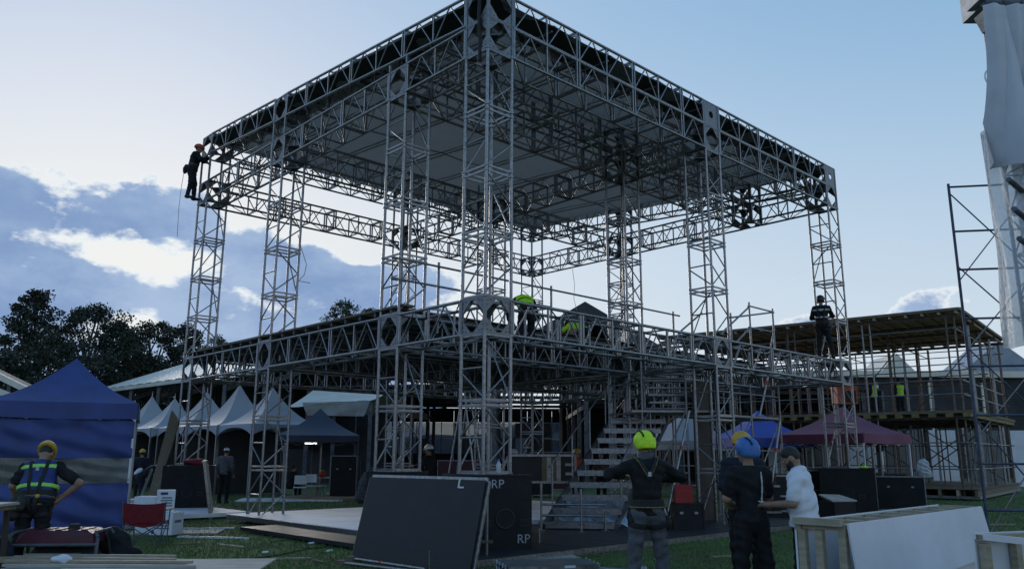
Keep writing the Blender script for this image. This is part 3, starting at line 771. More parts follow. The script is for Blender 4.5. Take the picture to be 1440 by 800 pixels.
person('man in yellow hard hat mostly hidden behind the blue helmet man', (p.x, 10.3, 0), R(160), 1.86, dict(EL=(-.22, .10, 1.15), ER=(.22, .10, 1.15), WL=(-.05, .28, 1.2), WR=(.05, .28, 1.2)), (NV, 'long'), YB, 'helmet_yellow', 'hard', True, res=.02)
p = D(1120, 640, 8.8)
def p4x(t, J, s, rt, fw, up):
    w_ = J['WL']; d = nrm(J['WL'] - J['EL'])
    m_ = MB(); m_.box(tuple(w_ + d * .10 + vv(0, 0, .035)), (.075, .15, .010), Matrix.Rotation(R(8), 3, 'X')); m_.build('phone', 'helmet_white', t)
    blob('collar', t, 'white_cloth', [('c', tuple(J['N'] + vv(-.05, -.03, .015)), tuple(J['N'] + vv(.05, -.03, .015)), .05, .05), ('c', tuple(J['N'] + vv(-.05, .03, .0)), tuple(J['N'] + vv(.05, .03, .0)), .045, .045)], res=.012, k=.04)
person('bearded man in white polo shirt looking down at his phone', (p.x + .04, 8.8, 0), R(58), 1.73,
       dict(N=(0, .03, 1.46), EL=(-.26, .05, 1.13), ER=(.25, .03, 1.13), WL=(-.16, .33, 1.11), WR=(.14, .28, 1.10)),
       ('white_cloth', 'short'), YB, None, 'hard', True, res=.0135, hpitch=R(30), hyaw=R(12), beard=True, fat=1.36, extra=p4x)
p = D(60, 640, 10.9)
person('stooping worker in blue vest with lime bands, yellow helmet and tool belt by blue tent', (p.x - .02, 10.9, 0), R(14), 1.80,
       dict(N=(-.02, .17, 1.44), EL=(-.32, .12, 1.14), ER=(.48, .06, 1.17), WL=(-.28, .34, .86), WR=(.26, .10, .98), KL=(-.12, -.02, .5), KR=(.13, -.02, .5), AL=(-.13, -.06, .09), AR=(.14, -.06, .09)),
       (YB, 'short'), YB, 'helmet_yellow', 'hard', True, vest='blue_vest', tape='lime_tape', bands=(.17, .43), harness=1, res=.0145, hpitch=R(48), fat=1.42,
       bag=[(-.22, -.06, -.12, 1.35, 'boot'), (.05, -.17, -.0, .32, 'helmet_yellow'), (-.12, -.16, -.08, .9, 'boot')])
# --- riggers on the structure
q = SW(-.10, LA[3] + .42)
def rope(t, J, s, rt, fw, up):
    pts = [Vector((.02, -.22, .9)), Vector((.0, -.26, .4)), Vector((.03, -.27, -.3)), Vector((-.02, -.25, -1.2))]
    MB().path(pts, .008, 5).build('rope', 'cable_white', t)
f0 = D(271, 282, q.y)
person('rigger in red helmet and black clothes clinging to the top of the corner tower', (f0.x - .06, q.y - .1, f0.z + .02), R(-78), 1.74,
       dict(N=(0, .10, 1.46), EL=(-.22, .28, 1.30), ER=(.22, .26, 1.22), WL=(-.12, .46, 1.42), WR=(.14, .44, 1.15), KL=(-.10, .08, .52), KR=(.10, .02, .50), AL=(-.10, .10, .09), AR=(.11, -.05, .09)),
       (YB, 'long'), NV, 'helmet_red', 'hard', True, tape='charcoal_cloth', bands=(.12,), harness=1, res=.022, bag=[(.0, -.18, -.06, 1.3, 'webbing')], extra=rope)
q = SW(13.05, .08)
person('harnessed rigger in black standing on the deck truss beside the right tower', (q.x - .05, q.y, Z2 + .03), R(-24), 1.78,
       dict(EL=(-.27, .08, 1.16), ER=(.28, .16, 1.20), WL=(-.14, .28, 1.14), WR=(.20, .42, 1.22), KL=(-.12, .03, .5), KR=(.15, .02, .5), AL=(-.14, -.02, .09), AR=(.22, -.02, .09)),
       (YB, 'long'), YB, 'helmet_black', 'climb', True, tape='reflective', bands=(.19, .40), harness=1, res=.022)
f0 = D(740, 404, 16.4)
person('worker in lime vest bending over on the deck behind the near corner', (f0.x, 16.4, 3.70), R(10), 1.72,
       dict(P=(0, -.08, .90), N=(0, .32, 1.16), EL=(-.40, .22, .98), ER=(.30, .34, .80), WL=(-.30, .40, .72), WR=(.14, .50, .62)), (YB, 'long'), YB, None, 'hard', True, vest='lime', tape='black_cloth', bands=(.26,), res=.024, hpitch=R(70))
f0 = D(818, 440, 20.6)
person('worker in lime vest crouching on the deck in front of the gable', (f0.x, 20.6, 4.50), R(40), 1.72,
       dict(P=(0, -.1, .26), N=(0, .32, .46), EL=(-.30, .36, .34), ER=(.30, .36, .34), WL=(-.2, .50, .25), WR=(.2, .50, .30), KL=(-.18, .30, .30), KR=(.18, .30, .3), AL=(-.16, .02, .09), AR=(.16, .02, .09)), ('lime', 'long'), YB, 'helmet_black', 'hard', True, res=.028, hpitch=R(40))
# --- ground crew further back
def crew(label, px, Y, rz, H=1.72, **kw):
    z = kw.pop('z', 0.); f = D(px, 640, Y); return person(label, (f.x, Y, z), rz, H, **kw)
bent = dict(P=(0, -.05, .90), N=(0, .36, 1.20), EL=(-.22, .44, .98), ER=(.22, .44, .98), WL=(-.14, .55, .78), WR=(.14, .55, .78))
crew('worker in yellow helmet and dark clothes bending behind the leaning plank', 203, 26.0, R(-60), pose=bent, top=(YB, 'long'), pants=NV, helmet='helmet_yellow', res=.03, hpitch=R(50), bag=[(.0, -.18, .02, 1.2, 'white_cloth')])
crew('worker in yellow helmet seen just past the blue tent pole', 200, 30.5, R(20), pose=None, top=(NV, 'long'), pants=YB, helmet='helmet_yellow', res=.034)
crew('person in white cap and dark jacket standing at the pagoda tents', 318, 27.5, R(0), 1.80, pose=None, top=(CH, 'long'), pants=YB, helmet='helmet_white', hk='cap', res=.03)
crew('worker in white helmet and black clothes behind the leaning black board', 604, 24.5, R(60), 1.86, pose=dict(EL=(-.26, .10, 1.2), WL=(-.2, .36, 1.2)), top=(YB, 'long'), pants=YB, helmet='helmet_white', res=.028)
crew('worker in orange vest and yellow helmet beside the aluminium stairs', 812, 27.5, R(150), 1.78, pose=dict(EL=(-.28, .06, 1.2), WL=(-.30, .30, 1.15)), top=(YB, 'long'), pants=NV, helmet='helmet_yellow', vest='orange_vest', tape='black_cloth', bands=(.22,), res=.028)
crew('person in grey hooded jacket standing behind the stair treads', 845, 29.0, R(170), 1.70, pose=None, top=('leather', 'long'), pants=YB, helmet=None, res=.032)
crew('worker in white helmet partly behind the near tower', 722, 26.0, R(-30), 1.75, pose=None, top=(YB, 'long'), pants=YB, helmet='helmet_white', res=.032)
crew('person seated low in dark clothes behind the second tower', 585, 27.0, R(120), 1.7, pose=dict(P=(0, 0, .46), N=(0, .12, .96), EL=(-.25, .12, .70), ER=(.25, .12, .70), WL=(-.15, .34, .60), WR=(.15, .34, .60), KL=(-.14, .40, .48), KR=(.14, .40, .48), AL=(-.14, .38, .09), AR=(.14, .38, .09)), top=(CH, 'long'), pants=YB, res=.034)
crew('person sitting in shade at the left of the dark tent', 410, 31.5, R(-40), 1.7, pose=dict(P=(0, 0, .46), N=(0, .12, .96), EL=(-.25, .12, .70), ER=(.25, .12, .70), WL=(-.15, .34, .60), WR=(.15, .34, .60), KL=(-.14, .40, .48), KR=(.14, .40, .48), AL=(-.14, .38, .09), AR=(.14, .38, .09)), top=(YB, 'long'), pants=YB, res=.034)

# ------------------------------------------------------------------ pop-up tents and marquees
def popup(name, label, m, loc, rz, w=3., eave=2.1, peak=3.2, val=.28, d=None, legs=True, sag=.12, legm='helmet_white', cat='tent', group=None):
    d = d or w; t = thing(name, label, cat, loc, rz, group); h = w / 2; k = d / 2
    cs = [(-h, -k), (h, -k), (h, k), (-h, k)]
    for i in range(4):
        (x0, y0), (x1, y1) = cs[i], cs[(i + 1) % 4]
        def fn(u, v):
            e = (x0 + (x1 - x0) * u, y0 + (y1 - y0) * u)
            f = v; z = eave + (peak - eave) * (f - sag * math.sin(3.1416 * f)) - .03 * math.sin(3.1416 * u) * (1 - v)
            return (e[0] * (1 - f), e[1] * (1 - f), z)
        MB().sheet(fn, 10, 8, .006).build('canopy_panel', m, t)
        ph = random.random() * 6
        def fv(u, v):
            bow = .018 * math.sin(u * 11 + ph) * v
            nx, ny = (y1 - y0), -(x1 - x0); L = math.hypot(nx, ny)
            return (x0 + (x1 - x0) * u + nx / L * (.012 + bow), y0 + (y1 - y0) * u + ny / L * (.012 + bow), eave - .01 - (val + .03 * math.sin(3.1416 * u)) * v)
        MB().sheet(fv, 14, 3, .006).build('valance', m, t)
    if legs:
        for x, y in cs:
            l = MB(); l.bar((x * .97, y * .97, 0), (x * .97, y * .97, eave - .02), .045, .045, (1, 0, 0)); l.box((x * .97, y * .97, .01), (.12, .12, .02)); l.build('leg', legm, t)
        for i in range(4):
            (x0, y0), (x1, y1) = cs[i], cs[(i + 1) % 4]; s_ = MB()
            for q in range(4):
                a, b = q / 4, (q + 1) / 4
                A = lambda f, z: (.97 * (x0 + (x1 - x0) * f), .97 * (y0 + (y1 - y0) * f), z)
                s_.bar(A(a, eave - .06), A(b, eave - .36), .02, .02); s_.bar(A(a, eave - .36), A(b, eave - .06), .02, .02)
            s_.build('scissor_frame', legm, t)
        MB().tube((0, 0, eave - .35), (0, 0, peak - .03), .02, 8).build('centre_pole', legm, t)
    return t
# blue pop-up tent with side wall and clear strip
bt_r = R(24); bc = Vector((-8.10, 17.4, 0)) + Matrix.Rotation(bt_r, 3, 'Z') @ Vector((-1.36, 1.45, 0))
blue = popup('popup_tent', 'blue pop-up tent with side wall and clear plastic window strip', 'blue_tent', (bc.x, bc.y, 0), bt_r, 2.78, 2.66, 3.72, .32, 2.9)
def wall(z0, z1, amp, name, m, th=.006, sagtop=0.):
    def fn(u, v):
        z = z0 + (z1 - z0) * v
        y = -1.45 + .03 + amp * (math.sin(u * 9 + 3 * v + 2 * math.sin(v * 4)) * .6 + math.sin(u * 23 + v * 8) * .35 + .5 * math.sin(14 * (u * .7 + v * .9)))
        zz = z - sagtop * v * (math.sin(3.1416 * (u * 1.5 % 1)) + .25 * math.sin(u * 7))
        return (-1.36 + 2.72 * u, y, zz)
    MB().sheet(fn, 40, 14, th).build(name, m, blue)
wall(1.50, 2.36, .045, 'upper_wall', 'blue_tent', sagtop=.07); wall(.99, 1.505, .010, 'clear_strip', 'clear_window'); wall(.0, .995, .065, 'lower_wall', 'blue_tent')
def bw(u, v): return (-1.38 + 2.76 * u, 1.42 + .02 * math.sin(12 * u), .02 + 2.3 * v)
MB().sheet(bw, 20, 6).build('back_wall', 'blue_tent', blue)
def bw(u, v): return (-1.38 + .02 * math.sin(12 * u), -1.42 + 2.84 * u, .02 + 2.3 * v)
MB().sheet(bw, 20, 6).build('side_wall', 'blue_tent', blue)
# white beams of a shed roof past the blue tent
t = thing('shed_roof', 'white painted shed roof edge rising behind the blue tent', 'roof', (-21, 31, 0))
for k_, (p0, p1) in enumerate(((D(-60, 500, 31), D(38, 548, 31)), (D(-60, 527, 31), D(24, 560, 31)))):
    b_ = MB(); o_ = Vector((-21, 31, 0)); b_.bar(p0 - o_, p1 - o_, .16, .22); b_.build('roof_beam', 'white_roof', t)
b_ = MB(); P = [D(-60, 501, 31.1), D(37, 549, 31.1), D(60, 548, 36), D(-40, 500, 36)]; b_.prism([x - o_ for x in P], (0, 0, -.08)); b_.build('roof_slab', 'hall_roof', t)
for px in (-50, 12):
    b_ = MB(); q = D(px, 560, 31.3); b_.bar((q.x + 21, q.y - 31, 0), (q.x + 21, q.y - 31, 4.2), .15, .15, (1, 0, 0)); b_.build('post', 'steel_dark', t)
popup('popup_tent', 'small dark navy pop-up tent with a lit tube lamp inside', 'navy_tent', (-7.25, 30.6, 0), R(12), 2.95, 2.28, 3.30, .22, legm='steel_dark')
popup('popup_tent', 'maroon pop-up tent beside the right ballast box', 'maroon_tent', (11.15, 27.2, 0), R(38), 3.0, 2.32, 3.24, .28)
popup('popup_tent', 'blue pop-up tent standing behind the yellow hard hat', 'blue_tent2', (9.1, 29.8, 0), R(10), 2.7, 2.25, 3.25, .3)
popup('popup_tent', 'white pop-up tent seen through the stage scaffold', 'white_tent', (7.2, 33.5, 0), R(20), 3.2, 2.20, 3.35, .34)
popup('popup_tent', 'white tent standing outside beyond the hall windows', 'white_tent', (7.6, 98, 0), R(0), 9.5, 3.3, 5.7, .4)
popup('popup_tent', 'low white tent beyond the hall at the foot of stairs', 'white_tent', (13.5, 100, 0), R(0), 6, 2.6, 4.4, .4)
# row of white pagoda tents, the ridge curve swooping to a peak
PG = 'row of white pagoda tents behind the stage'
for k_, (px, Y, pk, lb) in enumerate(((214, 40, 4.42, 'white pagoda tent at the far end of the row'), (246, 38, 4.18, 'white pagoda tent, second from the far end of the row'), (291, 36, 4.33, 'white pagoda tent in the middle of the row'),
                                     (336, 34, 4.50, 'white pagoda tent behind the third tower, second from the dark tent'), (383, 32, 4.22, 'white pagoda tent next to the dark navy tent'))):
    c = D(px, 560, Y); t = thing('pagoda_tent', lb, 'tent', (c.x, Y, 0), SROT, PG); h = 1.48
    cs = [(-h, -h), (h, -h), (h, h), (-h, h)]
    for i in range(4):
        (x0, y0), (x1, y1) = cs[i], cs[(i + 1) % 4]
        def fn(u, v):
            r = (1 - v); z = 2.72 + (pk - 2.72) * (.18 * v + .82 * v ** 2.1)
            return ((x0 + (x1 - x0) * u) * r, (y0 + (y1 - y0) * u) * r, z - .03 * math.sin(3.1416 * u) * r)
        MB().sheet(fn, 10, 12).build('roof_panel', 'white_tent' if i != 1 else 'white_tent', t)
        def fs(u, v):
            arch = .12 + .30 * abs(2 * u - 1) ** 2.5
            nx, ny = (y1 - y0) / (2 * h), -(x1 - x0) / (2 * h)
            return (x0 + (x1 - x0) * u + nx * .012, y0 + (y1 - y0) * u + ny * .012, 2.71 - arch * v)
        MB().sheet(fs, 12, 2).build('scalloped_valance', 'grey_tent', t)
    for x, y in cs: MB().bar((x * .98, y * .98, 0), (x * .98, y * .98, 2.7), .07, .07, (1, 0, 0)).build('leg', 'alu', t)
    MB().lathe((0, 0, pk), [(.03, -.1), (.03, .05), (.0, .25)], 8).build('finial', 'alu', t)
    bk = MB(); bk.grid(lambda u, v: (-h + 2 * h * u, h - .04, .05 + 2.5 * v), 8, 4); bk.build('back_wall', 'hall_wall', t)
# gabled marquee with grey end flap
t = thing('marquee', 'white gabled marquee roof with grey end flap above the dark tent', 'marquee', (-8.3, 40, 0)); o_ = Vector((-8.3, 40, 0))
A0, A1, B0, B1 = D(445, 545, 42.5), D(542, 553, 42.5), D(405, 572, 40), D(521, 563, 39)
def fn(u, v): return (A0 + (A1 - A0) * u) * (1 - v) + (B0 + (B1 - B0) * u) * v - o_ + Vector((0, 0, -.05 * math.sin(3.14 * v) - .04 * math.sin(6.28 * u * 2)))
MB().sheet(fn, 16, 6).build('roof_panel', 'white_roof', t)
F0, F1 = D(425, 566, 39.9), D(521, 563, 38.98); G0, G1 = D(432, 584, 39.8), D(512, 585, 38.9)
def fn(u, v): return (F0 + (F1 - F0) * u) * (1 - v) + (G0 + (G1 - G0) * u) * v - o_ + Vector((.0, -.08 * math.sin(9 * u + 4 * v) * v, 0))
MB().sheet(fn, 24, 6).build('end_flap', 'valance', t)
C0 = D(548, 556, 46)
def fn(u, v): return (A0 + (A1 - A0) * u) * (1 - v) + (A0 + (C0 - A0) * u + Vector((2, 4, -1.2))) * v - o_
MB().sheet(fn, 8, 4).build('rear_panel', 'white_roof', t)
for P in (B0, B1, D(470, 570, 39.6)): MB().bar((P.x - o_.x, P.y - o_.y + .1, 0), (P.x - o_.x, P.y - o_.y + .1, P.z - .1), .16, .16, (1, 0, 0)).build('post', 'steel_dark', t)
# long white shelter roof at the left
t = thing('shelter', 'long shelter with ribbed white roof behind the pagoda tents', 'shelter', (-20, 50, 0)); o_ = Vector((-20, 50, 0))
E1, E0 = G(330, 522, 6.2), G(132, 549, 6.2); dr = (E1 - E0).normalized(); pr = Vector((dr.y, -dr.x, 0)); pr = pr if pr.y > 0 else -pr; E1 = E0 + dr * 27
n = 18
for i in range(n):
    f0, f1 = i / n, (i + 1) / n
    q0, q1 = E0.lerp(E1, f0) - o_, E0.lerp(E1, f1) - o_
    def fn(u, v): return q0.lerp(q1, u) + pr * (6.5 * v) + Vector((0, 0, 2.5 * v + .05 * math.sin(3.1416 * u)))
    MB().sheet(fn, 4, 3, .03).build('roof_panel', 'white_roof', t)
b_ = MB(); b_.bar(E0 - o_ + Vector((0, 0, -.14)), E1 - o_ + Vector((0, 0, -.14)), .12, .24); b_.build('eave_gutter', 'white_roof', t)
for i in range(6):
    q = E0.lerp(E1, (i + .4) / 6) - o_ + pr * .3
    MB().bar((q.x, q.y, 0), (q.x, q.y, 6.05), .22, .22, (1, 0, 0)).build('column', 'steel_dark', t)
    q2 = q + pr * 6.2
    MB().bar((q2.x, q2.y, 0), (q2.x, q2.y, 8.2), .22, .22, (1, 0, 0)).build('column', 'steel_dark', t)
    MB().bar((q.x, q.y, 5.3), (q2.x, q2.y, 7.9), .10, .3).build('rafter', 'steel_dark', t)
b_ = MB(); q = E0 - o_ + pr * 6.4; q1 = E1 - o_ + pr * 6.4; b_.prism([(q.x, q.y, 0), (q1.x, q1.y, 0), (q1.x, q1.y, 7.9), (q.x, q.y, 7.9)], pr * .1); b_.build('rear_wall', 'hall_wall', t)

# ------------------------------------------------------------------ dark hall behind the stage
HX, HY0, HY1 = 4.3, 46., 66.
hall = thing('market_hall', 'large dark steel framed hall with gable roof and glazed far wall', 'hall', (HX, HY0, 0))
HW, HE, HA = 7.6, 5.9, 10.45; HD_ = HY1 - HY0
def hz(x): return HA - (HA - HE) * abs(x) / HW if abs(x) < HW else 5.55 - .02 * (abs(x) - HW)
for sg in (-1, 1):
    for i in range(8):
        y0, y1 = HD_ * i / 8, HD_ * (i + 1) / 8
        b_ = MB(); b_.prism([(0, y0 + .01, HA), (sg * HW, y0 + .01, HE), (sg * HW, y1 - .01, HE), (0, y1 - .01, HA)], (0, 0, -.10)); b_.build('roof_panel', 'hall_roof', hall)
for sg in (-1, 1):
    for i in range(5):
        y0, y1 = HD_ * i / 5, HD_ * (i + 1) / 5; b_ = MB(); b_.prism([(sg * (HW + .02), y0 + .01, 5.62), (sg * 17, y0 + .01, 5.4), (sg * 17, y1 - .01, 5.4), (sg * (HW + .02), y1 - .01, 5.62)], (0, 0, -.10)); b_.build('aisle_roof', 'hall_roof', hall)
for sg in (-1, 1):
    b_ = MB(); b_.prism([(0, -.12, HA - .12), (sg * HW, -.12, HE - .12), (sg * HW, -.12, HE - .75), (0, -.12, HA - 1.0)], (0, .1, 0)); b_.build('gable_board', 'hall_roof', hall)
for y in np.linspace(.4, HD_ - .4, 5):
    for x in (-16, -10.6, -5.3, 0, 5.3, 10.6, 16):
        top_ = hz(x) - .12
        MB().bar((x, y, 0), (x, y, top_), .24, .24, (1, 0, 0)).build('column', 'steel_dark', hall)
    tr = MB(); tr.bar((-16, y, 5.2), (16, y, 5.2), .14, .2)
    for x in np.arange(-16, 16, 1.6):
        z0_ = hz(x) - .15; tr.bar((x, y, 5.2), (x + 1.6, y, hz(x + 1.6) - .15) if int(x / 1.6) % 2 else (x, y, z0_), .08, .08)
    tr.build('roof_truss', 'steel_dark', hall)
for x in (-10.6, 0, 10.6): MB().bar((x, .3, 4.4), (x, HD_ - .3, 4.4), .14, .26).build('tie_beam', 'steel_dark', hall)
# far wall: solid panels above, framed panes below
for i in range(17):
    x = -17 + 2 * i
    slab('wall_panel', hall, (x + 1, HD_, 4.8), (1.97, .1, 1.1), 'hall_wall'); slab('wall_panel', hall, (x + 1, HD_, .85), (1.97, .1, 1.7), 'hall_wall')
    for q in range(2):
        for z_ in (1.72, 2.98):
            f = MB(); x0 = x + q + .02; x1 = x + q + .98
            for a_, b2 in (((x0, z_), (x1, z_)), ((x1, z_), (x1, z_ + 1.25)), ((x1, z_ + 1.25), (x0, z_ + 1.25)), ((x0, z_ + 1.25), (x0, z_))):
                f.bar((a_[0], HD_, a_[1]), (b2[0], HD_, b2[1]), .05, .06, (0, 1, 0))
            wf = f.build('window_frame', 'steel_dark', hall)
            if random.random() < .62 or 8 <= i <= 11: slab('pane', wf, ((x0 + x1) / 2, HD_, z_ + .62), (.9, .01, 1.18), 'glass')
            else: slab('pane', wf, ((x0 + x1) / 2, HD_, z_ + .62), (.9, .02, 1.18), 'hall_panel')
for sg in (-1, 1):
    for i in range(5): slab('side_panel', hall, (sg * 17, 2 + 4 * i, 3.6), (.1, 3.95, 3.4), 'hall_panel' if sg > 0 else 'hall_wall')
slab('hall_floor', hall, (0, HD_ / 2, .02), (34, HD_, .04), 'asphalt')
# concrete pad between the stage and the hall is dark and full of things
def stand(name, label, cat, px, Y, w, d, h, m, z=0., rz=0., trim=None, group=None):
    f = D(px, 640, Y); t = thing(name, label, cat, (f.x, Y, z), rz, group)
    MB().box((0, 0, h / 2), (w, d, h)).build('body', m, t)
    b_ = MB()
    for sx in (-1, 1):
        for sy in (-1, 1): b_.bar((sx * w / 2, sy * d / 2, .0), (sx * w / 2, sy * d / 2, h + .01), .03, .03, (1, 0, 0))
    for z_ in (.015, h):
        for s_ in (-1, 1): b_.bar((-w / 2, s_ * d / 2, z_), (w / 2, s_ * d / 2, z_), .03, .03); b_.bar((s_ * w / 2, -d / 2, z_), (s_ * w / 2, d / 2, z_), .03, .03)
    b_.build('edging', trim or 'alu_dark', t)
    l_ = MB()
    for s_ in (-1, 1): l_.box((s_ * w * .25, -d / 2 - .008, h * .70), (.07, .014, .05))
    l_.build('latch', 'alu_dark', t)
    return t
stand('flight_case', 'maroon equipment case low in front of the hall windows', 'case', 650, 38, 2.2, .8, 1.35, 'red_paint')
stand('flight_case', 'maroon equipment case behind the stairs, in front of glazed wall', 'case', 778, 40, 2.3, .8, 1.75, 'red_paint')
stand('flight_case', 'tall black road case with silver edges inside the dark tent', 'case', 487, 30.2, .95, .7, 1.55, 'black_box', trim='alu')
stand('flight_case', 'silver edged flight case beside the right ballast box', 'case', 1262, 25.6, 1.35, .7, 1.0, 'black_box', rz=R(-25), trim='steel')
stand('equipment_case', 'black equipment case under the stair scaffold', 'case', 962, 17.6, .62, .5, .62, 'black_box', trim='rubber')

# ------------------------------------------------------------------ scaffold building at the right
K0 = Vector((17.37, 30.9, 0)); bu = Vector((-.777, .629, 0)); bv = Vector((.629, .777, 0))
rot = math.atan2(bv.y, bv.x) - math.pi / 2
sb = thing('scaffold_building', 'two storey scaffold platform building with plywood decks and twin posts', 'scaffold', K0)
def SB(u, v, z): return bu * u + bv * v + Vector((0, 0, z))
TOPZ, MIDZ, BASEZ, UL, VL = 7.22, 3.28, .42, 12.6, 10.5
us = [0, 3.15, 6.3, 9.45, 12.6]; vs_ = [0, 2.6, 5.2, 7.8, 10.4]
for i, u in enumerate(us):
    for j, v in enumerate(vs_):
        twin = (.0, .30) if (j == 0 or i == 0) else (.0, .26)
        for dd in twin:
            if j == 0: p_ = SB(u + dd, v, 0)
            else: p_ = SB(u, v + dd, 0)
            rod('standard', sb, p_ + Vector((0, 0, .02)), p_ + Vector((0, 0, TOPZ - .22)), .038 if j == 0 or i == 0 else .032, 'steel' if (i + j) % 2 else 'rusty')
        if (i, j) != (0, 0):
            for kk in range(2):
                q = SB(u + .7 + 1.3 * kk + .4 * random.random(), v + .2 + .5 * random.random(), 0); rod('prop', sb, q + Vector((0, 0, .45)), q + Vector((0, 0, MIDZ - .3)), .030, 'rusty' if kk else 'steel')
        if j in (2, 4) or i in (2, 4):
            q = SB(u + .5, v + .35, 0); rod('prop', sb, q + Vector((0, 0, MIDZ)), q + Vector((0, 0, TOPZ - .2)), .034, 'rusty')
for j, v in enumerate(vs_):
    for z_ in (1.15, 2.15, 3.05, 4.0, 4.55, 5.15, 6.55):
        if j in (0, 4) or z_ in (3.05, 5.15, 6.55): rod('ledger', sb, SB(-.2, v, z_), SB(UL + .2, v, z_), .024, 'steel' if j == 0 else 'rusty', 6)
for i, u in enumerate(us):
    for z_ in (1.15, 2.15, 3.05, 4.0, 4.55, 5.15, 6.55):
        if i in (0, 4) or z_ in (3.05, 6.55): rod('ledger', sb, SB(u, -.2, z_), SB(u, VL + .1, z_), .024, 'steel' if i == 0 else 'rusty', 6)
for k_ in range(3):
    rod('diagonal_brace', sb, SB(us[k_] + .1, 2.6, .6), SB(us[k_ + 1], 2.6, 2.9), .024, 'steel_dark', 6); rod('diagonal_brace', sb, SB(us[k_ + 1], 5.2, .6), SB(us[k_], 5.2, 2.9), .024, 'steel_dark', 6)
    rod('diagonal_brace', sb, SB(0, vs_[k_], .6), SB(0, vs_[k_ + 1], 2.9), .024, 'steel_dark', 6); rod('diagonal_brace', sb, SB(us[k_ + 1], 2.6, .6), SB(us[k_], 2.6, 2.9), .024, 'steel_dark', 6); rod('diagonal_brace', sb, SB(us[k_], 7.8, .6), SB(us[k_ + 1], 7.8, 2.9), .024, 'rusty', 6); rod('diagonal_brace', sb, SB(us[k_ + 1], 5.2, MIDZ), SB(us[k_], 5.2, TOPZ - .5), .024, 'rusty', 6)
for z_, nm, mt in ((TOPZ, 'roof_deck_sheet', 'deck_ply'), (MIDZ, 'floor_deck_sheet', 'deck_ply'), (BASEZ, 'base_deck_sheet', 'plank')):
    for a_ in range(11):
        for b2 in range(5):
            u0, v0 = -.25 + a_ * 1.2, -.3 + b2 * 2.2
            if z_ == BASEZ and a_ > 6: continue
            o = slab(nm, sb, SB(u0 + .59, v0 + 1.09, z_ + .012 * (random.random())), (2.17, 1.18, .03), mt, math.atan2(bv.y, bv.x))
    # primary beams along u and closely laid secondary beams along v
    if z_ != BASEZ:
        for v in vs_: MB().bar(SB(-.3, v, z_ - .17), SB(UL + .3, v, z_ - .17), .06, .12).build('primary_beam', 'rusty', sb)
        for k_ in range(22):
            u0 = -.15 + k_ * .6; MB().bar(SB(u0, -.42, z_ - .105), SB(u0, VL + .1, z_ - .105), .08 if z_ == TOPZ else .26, .15 if z_ == MIDZ else .09).build('secondary_beam', 'h20_beam' if z_ == MIDZ else 'timber', sb)
    else:
        for k_ in range(14):
            u0 = -.15 + k_ * .62; MB().bar(SB(u0, -.3, z_ - .14), SB(u0, VL, z_ - .14), .10, .22).build('floor_bearer', 'timber' if k_ % 2 else 'plank', sb)
        MB().bar(SB(-.2, -.2, z_ - .30), SB(8.4, -.2, z_ - .30), .08, .10).build('sole_plate', 'steel', sb); MB().bar(SB(-.2, -.2, z_ - .30), SB(-.2, VL, z_ - .30), .08, .10).build('sole_plate', 'steel', sb)
for z_ in (TOPZ + .045, MIDZ + .045):
    MB().bar(SB(-.28, -.36, z_ - .02), SB(UL + .3, -.36, z_ - .02), .05, .11).build('edge_board', 'plank', sb); MB().bar(SB(-.3, -.3, z_ - .02), SB(-.3, VL + .1, z_ - .02), .05, .11).build('edge_board', 'plank', sb)
# things on and around it
for k_, (px, lb, rz_) in enumerate(((1229, 'worker in lime vest on the scaffold building, nearest the corner tower', 30), (1266, 'worker in lime vest on the scaffold building, between twin posts', 10))):
    z_ = MIDZ + .03; q = D(px, 560, 36.4 - k_ * .4)
    person(lb, (q.x, q.y, z_), R(rz_), 1.72, None, (NV, 'long'), YB, 'leather' if k_ == 0 else 'helmet_black', 'hard', True, vest='lime', tape='reflective', bands=(.14, .34), res=.034, group='workers on the scaffold building')
q = SB(4.2, 6.2, BASEZ); q = q + K0
t = thing('timber_bin', 'rust brown timber bin on the scaffold base deck', 'bin', (q.x - 2.5, q.y - 4.2, BASEZ + .02), rot)
MB().prism([(-1.2, -.4, 0), (1.2, -.4, 0), (1.0, -.4, .5), (-1.2, -.4, .5)], (0, .8, 0)).build('body', 'brown_board', t); MB().bar((-1.2, -.42, .5), (1.0, -.42, .5), .06, .06).build('rim', 'plank', t)
# pale sheeted wall panels behind the scaffold
t = thing('site_hoarding', 'pale blue sheeted panels standing behind the scaffold building', 'hoarding', (22, 46, 0))
for k_ in range(9): slab('panel', t, (-9 + k_ * 2.3, .1 * (k_ % 2), 1.55), (1.5 if k_ % 2 else 2.0, .06, 3.1), 'white_board' if k_ % 2 else 'hall_panel')
for k_ in range(9): MB().bar((-9 + k_ * 2.3 - 1.08, .1, 0), (-9 + k_ * 2.3 - 1.08, .1, 3.3), .08, .08, (1, 0, 0)).build('post', 'steel', t)
t = thing('low_building', 'long dark low building beyond the scaffold with light roof edge', 'building', (26, 64, 0))
for k_ in range(10): slab('wall_panel', t, (-20 + 4.2 * k_, 0, 3.9), (4.15, .3, 7.8), 'hall_wall')
for k_ in range(10): slab('mullion', t, (-22.1 + 4.2 * k_, -.2, 3.8), (.22, .2, 7.2), 'white_roof')
slab('roof_slab', t, (-1, 3.5, 8.05), (43.5, 8.2, .5), 'white_roof')
